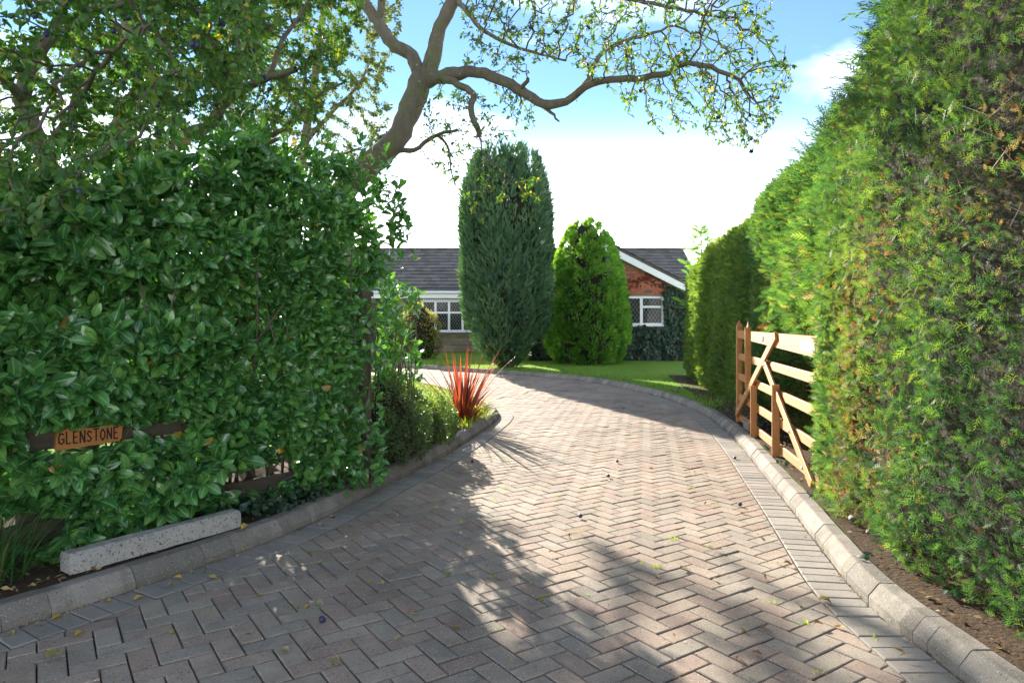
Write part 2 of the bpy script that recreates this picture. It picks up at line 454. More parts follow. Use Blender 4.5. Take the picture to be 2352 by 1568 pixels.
def tube(path, rad, sides=8, rough=0.0):
    """one tapered limb"""
    path = np.asarray(path, float); n = len(path)
    d = norm(np.gradient(path, axis=0))
    ref = np.array((0.31, 0.87, 0.38)); a = norm(np.cross(d, ref)); b = np.cross(d, a)
    th = np.linspace(0, 2 * np.pi, sides, endpoint=False)
    r = np.asarray(rad)[:, None] * (1 + rough * rng.standard_normal((n, sides)))
    V = path[:, None] + r[..., None] * (np.cos(th)[None, :, None] * a[:, None] + np.sin(th)[None, :, None] * b[:, None])
    i = np.arange(n - 1)[:, None] * sides; j = np.arange(sides)[None]; j2 = (j + 1) % sides
    Fc = np.stack([i + j, i + j2, i + sides + j2, i + sides + j], -1).reshape(-1, 4)
    return V.reshape(-1, 3), Fc


def frusta(A, Bp, ra, rb, sides=4):
    """many straight twig pieces"""
    d = norm(Bp - A); ref = np.where(np.abs(d[:, 2:3]) > 0.9, np.array([[1., 0, 0]]), np.array([[0, 0, 1.]]))
    a = norm(np.cross(d, ref)); b = np.cross(d, a)
    th = np.linspace(0, 2 * np.pi, sides, endpoint=False); c, s = np.cos(th), np.sin(th)
    ring = c[None, :, None] * a[:, None] + s[None, :, None] * b[:, None]
    V = np.concatenate([A[:, None] + ra[:, None, None] * ring, Bp[:, None] + rb[:, None, None] * ring], 1)
    j = np.arange(sides); q = np.stack([j, (j + 1) % sides, (j + 1) % sides + sides, j + sides], -1)
    Fc = (q[None] + (np.arange(len(A)) * 2 * sides)[:, None, None]).reshape(-1, 4)
    return V.reshape(-1, 3), Fc


def join(parts):
    V, Fc, b = [], [], 0
    for v, f in parts:
        V.append(v); Fc.append(f + b); b += len(v)
    return np.vstack(V), np.vstack(Fc)


def wave3(P, s, seed=0):
    """cheap smooth noise in -1..1"""
    r = np.random.default_rng(seed); o = np.zeros(len(P))
    for k in range(5):
        w = norm(r.standard_normal((1, 3)))[0] * s * (0.7 + 0.45 * k); o += np.sin(P @ w + r.uniform(0, 6.28)) / (1 + 0.35 * k)
    return o / 2.6


def rnd_unit(N):
    return norm(rng.standard_normal((N, 3)))


# ------------------------------------------------------------------ kerb lines
KL = catmull([(-7, -0.4), (-5, 0.6), (-4, 1.15), (-3.2, 1.85), (-2.7, 2.45), (-2.25, 3.07), (-2.05, 3.38), (-1.83, 3.74), (-1.62, 4.12), (-1.44, 4.52), (-1.28, 4.98), (-1.13, 5.5), (-0.96, 6.1), (-0.75, 6.86), (-0.53, 7.79), (-0.32, 8.9),
              (-0.21, 9.64), (-0.2, 10.25), (-0.36, 11.1), (-0.75, 12.2), (-1.4, 13.7), (-2.3, 15.2), (-3.6, 16.7), (-5.5, 18.2), (-9, 20), (-14, 21.5)], 0.06)
KR = catmull([(1.9, -1.5), (1.78, 1.0), (1.74, 2.0), (1.72, 2.7), (1.715, 3.2), (1.75, 3.6), (1.84, 4.1), (2.02, 5.02), (2.26, 6.33), (2.49, 7.6), (2.66, 8.8), (2.77, 10.2), (2.72, 11.8), (2.52, 12.95), (2.12, 14.5), (1.45, 15.95),
              (0.55, 17.0), (-0.55, 18.0), (-1.65, 19.0), (-3.0, 20.2), (-5, 21.6), (-9, 23.5), (-14, 25)], 0.06)


def arclen(P):
    return np.concatenate([[0], np.cumsum(np.linalg.norm(np.diff(P, axis=0), axis=1))])


def offset_path(P, side):
    """unit normals pointing off the drive"""
    t = norm(np.gradient(P, axis=0))
    return np.stack([-t[:, 1], t[:, 0]], 1) * side


NL, NR = offset_path(KL, 1), offset_path(KR, -1)
SL, SR = arclen(KL), arclen(KR)


def along(P, S, Nn, s):
    s = np.asarray(s, float)
    p = np.stack([np.interp(s, S, P[:, i]) for i in (0, 1)], -1); q = np.stack([np.interp(s, S, Nn[:, i]) for i in (0, 1)], -1)
    return p, norm(q)


# ------------------------------------------------------------------ ground
def sheet(name, pts, z, m):
    me = bpy.data.meshes.new(name)
    me.from_pydata([(x, y, z) for x, y in pts], [], [tuple(range(len(pts)))])
    me.update(); me.materials.append(m)
    o = link(name, me); o['kind'] = 'structure'
    return o


ground = sheet('ground', [(-300, -120), (300, -120), (300, 500), (-300, 500)], -0.06, MAT['ground'])


def strip(name, A, Bp, z, m, wob=0.0, seed=1, parent=None):
    """sheet between two lines of equal length"""
    n_, k = len(A), 10
    t = np.linspace(0, 1, k)[None, :, None] ** 2.2
    P = A[:, None] * (1 - t) + Bp[:, None] * t
    V = np.concatenate([P, np.full((n_, k, 1), z)], -1).reshape(-1, 3)
    if wob: V[:, 2] += wob * wave3(V, 5, seed)
    i = np.arange(n_ - 1)[:, None] * k; j = np.arange(k - 1)[None]
    Fc = np.stack([i + j, i + j + 1, i + k + j + 1, i + k + j], -1).reshape(-1, 4)
    o = link(name, mesh_np(name, V, Fc, m, True), parent)
    return o


LB = KL + NL * 0.14; RB = KR + NR * 0.14
far = np.stack([np.full(len(LB), -90.0), np.linspace(-60, 40, len(LB))], 1)
tag(strip('lawn', LB, far, 0.085, MAT['lawn']), kind='structure')
tt = np.linspace(0, 1, len(RB))
far = np.stack([np.interp(tt, [0, 0.55, 1], [90, 90, -90]), np.interp(tt, [0, 0.55, 1], [-60, 140, 140])], 1)
tag(strip('lawn', RB, far, 0.085, MAT['lawn']), kind='structure')
# soil beds, a little above the lawn sheets
sel = (KL[:, 1] > 0.8) & (KL[:, 1] < 11.6)
w_ = np.interp(KL[sel, 1], [0.8, 3, 5.5, 7, 10, 11.6], [3.2, 3.0, 2.0, 1.3, 1.0, 0.05])[:, None]
tag(strip('soil_bed', LB[sel], LB[sel] + NL[sel] * w_, 0.098, MAT['soil'], 0.006, 3), kind='structure')
sel = (KR[:, 1] > 0.2) & (KR[:, 1] < 10.6)
w_ = np.interp(KR[sel, 1], [0.2, 9, 10.3, 10.6], [2.5, 2.0, 1.6, 0.5])[:, None]
tag(strip('soil_bed', RB[sel], RB[sel] + NR[sel] * w_, 0.098, MAT['soil'], 0.008, 4), kind='structure')
A = catmull([(3.3, 10.2), (3.42, 12), (3.62, 14), (3.9, 16.3)], 0.1)
tag(strip('soil_bed', A - [0.28, 0], A + [1.0, 0], 0.097, MAT['soil'], 0.006, 5), kind='structure')

# ------------------------------------------------------------------ driveway
drive = strip('driveway', np.vstack([KL[:: 4]]), np.stack([np.interp(np.linspace(0, SR[-1], len(KL[::4])), SR, KR[:, i]) for i in (0, 1)], -1), -0.022, MAT['bed_sand'])
drive['kind'] = 'structure'


def sdist(P, path, Nn):
    """distance inside the drive from a kerb line, with the nearest point and its normal"""
    d = np.empty(len(P)); ix = np.empty(len(P), int)
    for a in range(0, len(P), 2000):
        D = np.linalg.norm(P[a:a + 2000, None] - path[None], axis=2); k = D.argmin(1); ix[a:a + 2000] = k
        d[a:a + 2000] = -np.einsum('ij,ij->i', P[a:a + 2000] - path[k], Nn[k])
    return d, path[ix], Nn[ix]


def slab(poly, joint=0.0022, cham=0.0045, depth=0.03):
    """one paver from its outline: chamfered top, sides; origin-free"""
    poly = np.asarray(poly, float); c = poly.mean(0); n_ = len(poly)
    def inset(q, dd):
        out_ = []
        for i in range(n_):
            p0, p1, p2 = q[i - 1], q[i], q[(i + 1) % n_]
            e1 = norm(p1 - p0); e2 = norm(p2 - p1)
            n1 = np.array((-e1[1], e1[0])); n2 = np.array((-e2[1], e2[0])); b = n1 + n2
            out_.append(p1 + b * dd / max(0.35, 1 + n1 @ n2))
        return np.array(out_)
    a = sum(poly[i - 1][0] * poly[i][1] - poly[i][0] * poly[i - 1][1] for i in range(n_))
    if a < 0: poly = poly[::-1]
    o_ = inset(poly, joint); t_ = inset(o_, cham)
    V = [(x, y, -depth) for x, y in o_] + [(x, y, -cham * 0.8) for x, y in o_] + [(x, y, 0.0) for x, y in t_]
    Fc = []
    for lv in (0, 1):
        for i in range(n_):
            j = (i + 1) % n_; Fc.append((lv * n_ + i, lv * n_ + j, lv * n_ + n_ + j, lv * n_ + n_ + i))
    Fc.append(tuple(range(2 * n_, 3 * n_)))
    return V, Fc


def clip(poly, p0, nrm, lim):
    """keep the side where the distance inside is at least lim"""
    out_ = []; f = [-(q - p0) @ nrm - lim for q in poly]
    for i in range(len(poly)):
        j = (i + 1) % len(poly)
        if f[i] >= 0: out_.append(poly[i])
        if (f[i] >= 0) != (f[j] >= 0): out_.append(poly[i] + (poly[j] - poly[i]) * f[i] / (f[i] - f[j]))
    return np.array(out_)


YAW, W_ = 0.1892, 0.102
R_ = np.array((math.cos(YAW), -math.sin(YAW))); D_ = np.array((math.sin(YAW), math.cos(YAW)))
E1, E2 = (R_ + D_) / math.sqrt(2), (-R_ + D_) / math.sqrt(2)
ORG = np.array((0.4802, 4.1955))
ks, ms = np.meshgrid(np.arange(-60, 170), np.arange(-40, 40), indexing='ij')
ks, ms = ks.ravel(), ms.ravel()
cells = []
for (a, b, la, lb) in ((-2, 0, 2, 1), (0, -1, 1, 2)):
    o_ = (a + ks + 2 * ms)[:, None] * E1 * W_ + (b + ks - 2 * ms)[:, None] * E2 * W_ + ORG
    cen = o_ + E1 * la * W_ / 2 + E2 * lb * W_ / 2
    ok = (cen[:, 1] > 1.3) & (cen[:, 1] < 24.5) & (cen[:, 0] > -9) & (cen[:, 0] < 3)
    o_ = o_[ok]
    cells.append((np.stack([o_, o_ + E1 * la * W_, o_ + E1 * la * W_ + E2 * lb * W_, o_ + E2 * lb * W_], 1), la))
BORD = 0.212
fulls, cuts = [], []
for quads, la in cells:
    P = quads.reshape(-1, 2)
    dl, pl, nl = sdist(P, KL, NL); dr, pr_, nr = sdist(P, KR, NR)
    dl = dl.reshape(-1, 4); dr = dr.reshape(-1, 4); pl = pl.reshape(-1, 4, 2); nl = nl.reshape(-1, 4, 2); pr_ = pr_.reshape(-1, 4, 2); nr = nr.reshape(-1, 4, 2)
    dd = np.minimum(dl, dr)
    for i in range(len(quads)):
        if dd[i].min() > BORD: fulls.append((quads[i], la))
        elif dd[i].max() > BORD + 0.02:
            q = quads[i]
            if dl[i].min() < BORD: k = dl[i].argmin(); q = clip(q, pl[i, k], nl[i, k], BORD)
            if len(q) > 2 and dr[i].min() < BORD: k = dr[i].argmin(); q = clip(q, pr_[i, k], nr[i, k], BORD)
            if len(q) > 2: cuts.append(q)
shared = []
for la in (2, 1):
    lb = 3 - la
    for v in range(8):
        V, Fc = slab([(-la * W_ / 2, -lb * W_ / 2), (la * W_ / 2, -lb * W_ / 2), (la * W_ / 2, lb * W_ / 2), (-la * W_ / 2, lb * W_ / 2)], 0.0026 + 0.0005 * (v % 3))
        shared.append(MB().add(V, Fc, (v + 0.5) / 8).mesh('paver', MAT['paver']))
ang = math.atan2(E1[1], E1[0])


def inframe(c):
    uv = proj(np.array((c[0], c[1], 0.0)))
    return -60 < uv[0] < 2412 and uv[1] < 1630


fulls.sort(key=lambda q: (not inframe(q[0].mean(0)), q[0].mean(0)[1]))
rest = MB()
for i, (q, la) in enumerate(fulls):
    c = q.mean(0); zj = random.gauss(0, 0.0018)
    if i < 300:
        o = bpy.data.objects.new('paver', shared[(0 if la == 2 else 8) + random.randrange(8)])
        COL.objects.link(o); o.parent = drive
        o.location = (c[0], c[1], zj); o.rotation_euler = (random.gauss(0, 0.009), random.gauss(0, 0.009), ang)
    else:
        V, Fc = slab(q, 0.0025 + 0.0007 * random.random())
        tx, ty = random.gauss(0, 0.006), random.gauss(0, 0.006)
        rest.add([(x, y, z + zj + (x - c[0]) * tx + (y - c[1]) * ty) for x, y, z in V], Fc, random.random())
cuts.sort(key=lambda q: (not inframe(q.mean(0)), q.mean(0)[1]))
for i, q in enumerate(cuts):
    V, Fc = slab(q)
    if i < 60:
        MB().add(V, Fc, random.random()).build('cut_paver', MAT['paver'], drive)
    else:
        rest.add(V, Fc, random.random())
# border course of grey blocks, each about 100 x 200 mm
cnt = 0
for P, S, Nn in ((KR, SR, NR), (KL, SL, NL)):
    s = 2.6 if P is KR else 3.4
    items = []
    while s < S[-1] - 4:
        p, q = along(P, S, Nn, [s, s + 0.1025])
        if p[0][1] > 1.0: items.append(np.array([p[0] - q[0] * 0.004, p[1] - q[1] * 0.004, p[1] - q[1] * 0.209, p[0] - q[0] * 0.209]))
        s += 0.1025
    items.sort(key=lambda q: (not inframe(q.mean(0)), q.mean(0)[1]))
    for i, q in enumerate(items):
        V, Fc = slab(q, 0.0026)
        zj = random.gauss(0.002, 0.0012)
        V = [(x, y, z + zj) for x, y, z in V]
        if i < 140: MB().add(V, Fc, random.random()).build('border_block', MAT['border'], drive)
        else: rest.add(V, Fc, random.random())
o = rest.build('far_pavers', MAT['paver'], drive); o['kind'] = 'stuff'

# ------------------------------------------------------------------ kerbs
PROF = [(0.0, -0.03), (0.0, 0.040), (0.046, 0.097), (0.052, 0.102), (0.060, 0.104), (0.125, 0.104), (0.125, -0.03)]
for P, S, Nn, name, lens, lab in ((KR, SR, NR, 'kerb', (0.1, 0.1, 0.2, 0.2, 0.3), 'r'), (KL, SL, NL, 'kerb', (0.2, 0.2, 0.1, 0.3, 0.4), 'l')):
    k = empty('kerb', (P[40][0], P[40][1], 0)); k['kind'] = 'structure'
    s = 1.0
    r_ = random.Random(3)
    while s < S[-1] - 1:
        yy = along(P, S, Nn, [s])[0][0][1]
        curve = (lab == 'r' and yy > 8) or (lab == 'l' and 8 < yy < 12)
        Lk = (0.1 if r_.random() < 0.6 else 0.2) if curve else r_.choice(lens)
        ss = np.linspace(s + 0.002, s + Lk - 0.002, max(2, int(Lk / 0.08) + 1))
        p, q = along(P, S, Nn, ss)
        dz, do = r_.gauss(0, 0.002), r_.gauss(0, 0.0015)
        V = [(p[i][0] + q[i][0] * (a + do), p[i][1] + q[i][1] * (a + do), z + dz) for i in range(len(ss)) for a, z in PROF]
        n_ = len(PROF)
        Fc = [(i * n_ + j, i * n_ + j + 1, (i + 1) * n_ + j + 1, (i + 1) * n_ + j) for i in range(len(ss) - 1) for j in range(n_ - 1)]
        if lab == 'r': Fc = [f[::-1] for f in Fc]
        Fc += [tuple(range(n_)), tuple(range((len(ss) - 1) * n_, len(ss) * n_))[::-1]]
        MB().add(V, Fc, r_.random()).build('kerb_block', MAT['kerb'], k)
        s += Lk


# ------------------------------------------------------------------ house
house = empty('bungalow', (2.3, 26, 0.085))
tag(house, 'low red brick and stone bungalow with grey tiled roof behind the conifers', 'house')
GY, MY = 22.5, 28.6                      # gable wall and main wall, distances from the camera
AX, AZ, HW, EZ = 2.61, 4.02, 3.17, 2.40  # gable apex, half width, eave height


def prism(m_, pts, y0, y1, t=0.5):
    n_ = len(pts)
    m_.add([(x, y0, z) for x, z in pts] + [(x, y1, z) for x, z in pts],
           [tuple(range(n_)), tuple(range(n_, 2 * n_))[::-1]] + [((i + 1) % n_, i, i + n_, (i + 1) % n_ + n_) for i in range(n_)], t)
    return m_


slope = (AZ - EZ) / HW
gw = prism(MB(), [(AX - HW + 0.2, 0.0), (AX + HW - 0.2, 0.0), (AX + HW - 0.2, EZ - 0.1), (AX, AZ - 0.2), (AX - HW + 0.2, EZ - 0.1)], GY + 0.012, GY + 6.0).build('gable_wall', MAT['mortar'], house)
# bricks of the gable, stretcher bond
WIN = (3.42, 4.86, 1.20, 2.13)           # window opening in the gable
bricks = []
course = 0; z = 0.09
while z < AZ:
    x = AX - HW + 0.2 - (0.1125 if course % 2 else 0)
    while x < AX + HW:
        x0, x1 = x + 0.005, x + 0.22
        zmax = AZ - 0.22 - slope * max(abs(x0 - AX), abs(x1 - AX))
        if z + 0.065 < zmax and x0 > AX - HW + 0.15 and x1 < AX + HW - 0.15 and not (x1 > WIN[0] + 0.01 and x0 < WIN[1] - 0.01 and z + 0.065 > WIN[2] and z < WIN[3]):
            bricks.append((x0, x1, z))
        x += 0.225
    z += 0.075; course += 1
shb = [MB().box((-0.1075, -0.05, 0), (0.1075, 0.012, 0.065), t).mesh('brick', MAT['brick']) for t in (0.05, 0.2, 0.35, 0.5, 0.62, 0.75, 0.86, 0.95)]
vis = [b for b in bricks if b[0] > 2.9 and b[2] > 2.1]
vis.sort(key=lambda b: -b[2])
restb = MB()
for b in bricks:
    tt_ = random.choices(range(8), (3, 4, 4, 4, 4, 3, 1, 1))[0]
    if b in vis[:290]:
        o = bpy.data.objects.new('brick', shb[tt_]); COL.objects.link(o); o.parent = gw
        o.matrix_parent_inverse = PINV(gw); o.location = ((b[0] + b[1]) / 2, GY + random.uniform(-0.002, 0.002), b[2])
    else:
        restb.box((b[0], GY - 0.005, b[2]), (b[1], GY + 0.016, b[2] + 0.065), random.random())
tag(restb.build('brickwork', MAT['brick'], gw), kind='stuff')
# gable roof: two slabs, verge tiles, barge boards
rf = MB()
for sx in (-1, 1):
    xe = AX + sx * (HW + 0.25); ze = AZ - slope * (HW + 0.25)
    pts = [(AX, AZ + 0.05), (xe, ze + 0.05), (xe, ze - 0.03), (AX, AZ - 0.03)]
    prism(rf, pts if sx < 0 else pts[::-1], GY - 0.26, GY + 8.5)
wr = rf.build('gable_roof', MAT['tile'], house)
nt = 13
for sx in (-1, 1):
    for i in range(nt):
        a = (i + 0.0) * (HW + 0.27) / nt; b = a + (HW + 0.27) / nt + 0.03
        za, zb = AZ - slope * a + 0.055, AZ - slope * b + 0.075
        mb = MB(); pts = [(AX + sx * a, za), (AX + sx * b, zb), (AX + sx * b, zb + 0.028), (AX + sx * a, za + 0.02)]
        prism(mb, pts if sx > 0 else pts[::-1], GY - 0.30 - random.uniform(0, 0.015), GY + 0.08, random.random())
        mb.build('verge_tile', MAT['tile'], wr)
for sx in (-1, 1):
    xe = AX + sx * (HW + 0.22); ze = AZ - slope * (HW + 0.22)
    mb = MB(); pts = [(AX, AZ - 0.04), (xe, ze - 0.04), (xe, ze - 0.25), (AX, AZ - 0.27)]
    prism(mb, pts if sx < 0 else pts[::-1], GY - 0.262, GY - 0.235); mb.build('barge_board', MAT['white'], house)
    mb = MB(); pts = [(AX, AZ - 0.22), (xe, ze - 0.20), (xe, ze - 0.24), (AX, AZ - 0.26)]
    prism(mb, pts if sx < 0 else pts[::-1], GY - 0.23, GY - 0.001); mb.build('soffit', MAT['white'], house)
# main range: stone wall, roof
sw = MB().box((-14, MY + 0.03, 0), (7.6, MY + 6.5, 2.35)).build('stone_wall', MAT['mortar'], house)
WX0, WX1, WZ0, WZ1 = -3.66, -0.9, 0.92, 2.16
z = 0.09; stones = []
while z < 2.3:
    h = random.choice((0.065, 0.10, 0.14, 0.14)); x = -9 + random.random() * 0.3
    h = min(h, 2.32 - z)
    while x < -0.6:
        L_ = random.uniform(0.18, 0.62)
        if not (x + L_ > WX0 and x < WX1 and z + h > WZ0 - 0.02 and z < WZ1 + 0.09): stones.append((x, L_, z, h))
        x += L_
    z += h
rests = MB(); k = 0
for (x, L_, z, h) in stones:
    v_ = -5.6 < x < -1.2
    t_ = random.random(); y0 = MY - random.uniform(0, 0.02)
    if v_ and k < 260:
        MB().box((x + 0.006, y0, z + 0.005), (x + L_ - 0.006, MY + 0.06, z + h - 0.005), t_).build('stone', MAT['stone'], sw); k += 1
    else: rests.box((x + 0.006, y0, z + 0.005), (x + L_ - 0.006, MY + 0.06, z + h - 0.005), t_)
tag(rests.build('stonework', MAT['stone'], sw), kind='stuff')
RY, RZ, EY, EZ2 = 32.0, 4.56, 28.25, 2.50
mr = MB().add([(-14, EY, EZ2), (7.85, EY, EZ2), (7.85, RY, RZ), (-14, RY, RZ), (-14, 35.75, EZ2), (7.85, 35.75, EZ2)], [(0, 1, 2, 3), (3, 2, 5, 4), (1, 5, 2), (0, 3, 4)]).build('main_roof', MAT['tile'], house)
ns = 13; sv = np.array((RY - EY, RZ - EZ2)); sl = np.linalg.norm(sv); su = sv / sl; sn = np.array((-su[1], su[0])); g = sl / ns
def tile_mesh(t):
    a = [(-0.164, 0.012), (0.164, 0.012), (0.164, 0.042), (-0.164, 0.042)]
    V = []
    for d_, lift in ((-0.06, 0.042), (g, 0.0)):
        for x, h in a: p_ = su * d_ + sn * (h + lift); V.append((x, p_[0], p_[1]))
    return MB().add(V, [(0, 1, 2, 3), (7, 6, 5, 4), (0, 4, 5, 1), (1, 5, 6, 2), (2, 6, 7, 3), (3, 7, 4, 0)], t).mesh('roof_tile', MAT['tile'])
tms = [tile_mesh(t) for t in (0.1, 0.3, 0.5, 0.7, 0.9)]
restt = MB()
for r in range(ns):
    for c_ in range(-42, 24):
        x = c_ * 0.332 + (0.166 if r % 2 else 0); p_ = su * (r * g)
        if x > 7.75 or x < -13.8: continue
        if (-5.9 < x < -2.1) or (x > 5.0 and r > 4):
            o = bpy.data.objects.new('roof_tile', random.choice(tms)); COL.objects.link(o); o.parent = mr; o.matrix_parent_inverse = PINV(mr)
            o.location = (x, EY + p_[0] + random.gauss(0, 0.004), EZ2 + p_[1] + random.gauss(0, 0.003))
        else:
            me = random.choice(tms)
            restt.add([(v.co.x + x, v.co.y + EY + p_[0], v.co.z + EZ2 + p_[1]) for v in me.vertices], [tuple(f.vertices) for f in me.polygons], random.random())
tag(restt.build('tiling', MAT['tile'], mr), kind='stuff')
for i in range(48):
    x = -13.9 + i * 0.455
    if x > 7.5: break
    th = np.linspace(0, np.pi, 6); mb = MB()
    V = [(x + e, RY + 0.13 * math.cos(t_), RZ + 0.02 + 0.10 * math.sin(t_)) for e in (0.0, 0.45) for t_ in th]
    mb.add(V, [(j, j + 1, j + 7, j + 6) for j in range(5)] + [tuple(range(6))[::-1], tuple(range(6, 12))], random.random()); mb.build('ridge_tile', MAT['tile'], mr)
MB().box((-14, EY - 0.03, 2.26), (-0.98, EY + 0.0, 2.47)).build('fascia', MAT['white'], house)
MB().box((-14, EY + 0.002, 2.27), (-0.98, MY + 0.02, 2.29)).build('soffit', MAT['white'], house)
gp = catmull([(-14, EY - 0.09, 2.50), (-6, EY - 0.09, 2.495), (-1.0, EY - 0.09, 2.49)], 1.0)
V, Fc = tube(gp, np.full(len(gp), 0.055), 10); link('gutter', mesh_np('gutter', V, Fc, MAT['white'], True), house)


def window(x0, x1, z0, z1, y, cols, name='window'):
    """white framed window; cols = list of (x0, x1, transom z or None, opening light on top)"""
    fr = MB(); d0, d1 = y - 0.05, y + 0.03
    fr.box((x0, d0, z0), (x0 + 0.06, d1, z1)); fr.box((x1 - 0.06, d0, z0), (x1, d1, z1))
    fr.box((x0 + 0.06, d0, z1 - 0.06), (x1 - 0.06, d1, z1)); fr.box((x0 + 0.06, d0, z0), (x1 - 0.06, d1, z0 + 0.06))
    w = fr.build(name, MAT['white'], house)
    for i, (a, b, tz) in enumerate(cols):
        if i: MB().box((a - 0.045, d0 + 0.004, z0 + 0.06), (a + 0.045, d1 - 0.004, z1 - 0.06)).build('mullion', MAT['white'], w)
        lights = [(z0 + 0.06, z1 - 0.06)]
        if tz:
            MB().box((a + 0.045, d0 + 0.006, tz - 0.035), (b - 0.045, d1 - 0.006, tz + 0.035)).build('transom', MAT['white'], w)
            lights = [(z0 + 0.06, tz - 0.035), (tz + 0.035, z1 - 0.06)]
        for li, (za, zb) in enumerate(lights):
            xa, xb = a + 0.045, b - 0.045
            pn = MB().box((xa, y - 0.012, za), (xb, y - 0.004, zb)).build('pane', MAT['glass'], w)
            lead = MB(); pz, px = 0.17, 0.115
            n_ = int((xb - xa) / px + (zb - za) / pz) + 3
            for s_ in (-1, 1):
                for q in range(-n_, n_ + 1):
                    # line z = za + s*pz/px*(x-xa) + q*pz, clipped to the light
                    pts = []
                    sl_ = s_ * pz / px
                    for xx in (xa, xb):
                        zz = za + sl_ * (xx - xa) + q * pz
                        if za <= zz <= zb: pts.append((xx, zz))
                    for zz in (za, zb):
                        xx = xa + (zz - za - q * pz) / sl_
                        if xa < xx < xb: pts.append((xx, zz))
                    if len(pts) >= 2 and abs(pts[0][0] - pts[1][0]) > 0.02:
                        lead.bar((pts[0][0], y - 0.016 - 0.002 * s_, pts[0][1]), (pts[1][0], y - 0.016 - 0.002 * s_, pts[1][1]), 0.004, 0.015, (0, -1, 0.01))
            if lead.v: lead.build('lead_lattice', MAT['lead'], w)
    MB().box((x0 - 0.05, y - 0.13, z0 - 0.045), (x1 + 0.05, y + 0.01, z0 - 0.004)).build('sill', MAT['white'], w)
    return w


window(WIN[0], WIN[1], WIN[2] + 0.02, WIN[3], GY - 0.005, [(3.45, 4.15, None), (4.15, 4.83, 1.80)])
window(WX0, WX1, WZ0, WZ1, MY - 0.22, [(-3.63, -3.1, 1.68), (-3.1, -2.55, 1.68), (-2.55, -2.0, 1.68), (-2.0, -1.45, 1.68), (-1.45, -0.93, 1.68)])
# canopy over the bow window with a scalloped lead edge
mb = MB().box((WX0 - 0.3, MY - 0.34, 2.19), (WX1 + 0.2, MY + 0.02, 2.255)); cn = mb.build('window_canopy', MAT['tile'], house)
sc = MB()
for i in range(44):
    x = WX0 - 0.3 + i * 0.072; sc.add([(x, MY - 0.345, 2.21), (x + 0.068, MY - 0.345, 2.21), (x + 0.055, MY - 0.345, 2.172), (x + 0.013, MY - 0.345, 2.172)], [(0, 1, 2, 3)])
sc.build('scalloped_trim', MAT['white'], cn)
MB().box((-8.2, MY - 0.02, 0.95), (-4.8, MY + 0.01, 2.1)).build('garage_panel', MAT['oldtimber'], house)
# satellite dish under the barge board
dish = empty('satellite_dish', (3.1, GY - 0.3, 3.2)); tag(dish, 'small dark grey satellite dish under the white bargeboard of the gable', 'satellite dish')
V = []; Fc = []
for i in range(6):
    r = 0.30 * i / 5
    for j in range(20):
        t_ = j / 20 * 6.283; V.append((3.10 + r * math.cos(t_), GY - 0.33 - 0.35 * r * r * 3 + 0.1, 3.18 + r * 1.1 * math.sin(t_)))
for i in range(5):
    for j in range(20): Fc.append((i * 20 + j, i * 20 + (j + 1) % 20, i * 20 + 20 + (j + 1) % 20, i * 20 + 20 + j))
link('reflector', mesh_np('reflector', np.array(V), np.array(Fc), MAT['dish'], True), dish)
MB().bar((3.10, GY - 0.22, 3.15), (3.10, GY - 0.002, 3.05), 0.03, 0.03).build('bracket', MAT['galv'], dish)
MB().bar((3.10, GY - 0.26, 2.9), (3.10, GY - 0.6, 3.05), 0.02, 0.02).build('feed_arm', MAT['galv'], dish)

# ------------------------------------------------------------------ leaf clouds
def cloud(name, tmpl, pos, d, nrm, size, tint, m, parent, stuff=True, smooth=True):
    B = basis(d, nrm)
    V, Fc, at_ = instances(tmpl[0], tmpl[1], pos, B, size, tint, tmpl[2] if len(tmpl) > 2 else None)
    o = link(name, mesh_np(name, V, Fc, m, smooth, at_), parent)
    if stuff: o['kind'] = 'stuff'
    return o


def piece_objects(name, tmpl, pos, d, nrm, size, tint, m, parent):
    """single leaves as parts; a few shared meshes that differ in tint"""
    lib = {}
    B = basis(d, nrm)
    inv = PINV(parent)
    for i in range(len(pos)):
        key = round(float(tint[i]) * 24) / 24
        if key not in lib:
            at_ = {'tint': np.full(len(tmpl[0]), key)}
            if len(tmpl) > 2: at_['lat'] = tmpl[2]
            lib[key] = mesh_np(name, tmpl[0], tmpl[1], m, True, at_)
        o = bpy.data.objects.new(name, lib[key]); COL.objects.link(o); o.parent = parent; o.matrix_parent_inverse = inv
        Mx = Matrix([[*(B[i].T[r] * size[i]), pos[i][r]] for r in range(3)] + [[0, 0, 0, 1]])
        o.matrix_basis = Mx


def hull(profile, c, seed, k=40, amp=0.06, scale=0.8):
    """bumpy body of revolution, solid, its dark colour standing in for the shade inside a plant"""
    pr = np.array(profile, float); zz = np.linspace(pr[0, 0], pr[-1, 0], 24); rr = np.interp(zz, pr[:, 0], pr[:, 1]) * scale
    th = np.linspace(0, 2 * np.pi, k, endpoint=False)
    P = np.stack([rr[:, None] * np.cos(th), rr[:, None] * np.sin(th), np.repeat(zz[:, None], k, 1)], -1).reshape(-1, 3)
    P[:, :2] *= (1 + amp * wave3(P, 3, seed))[:, None]
    i = np.arange(23)[:, None] * k; j = np.arange(k)[None]
    Fc = np.stack([i + j, i + (j + 1) % k, i + k + (j + 1) % k, i + k + j], -1).reshape(-1, 4)
    return P + np.array(c), Fc


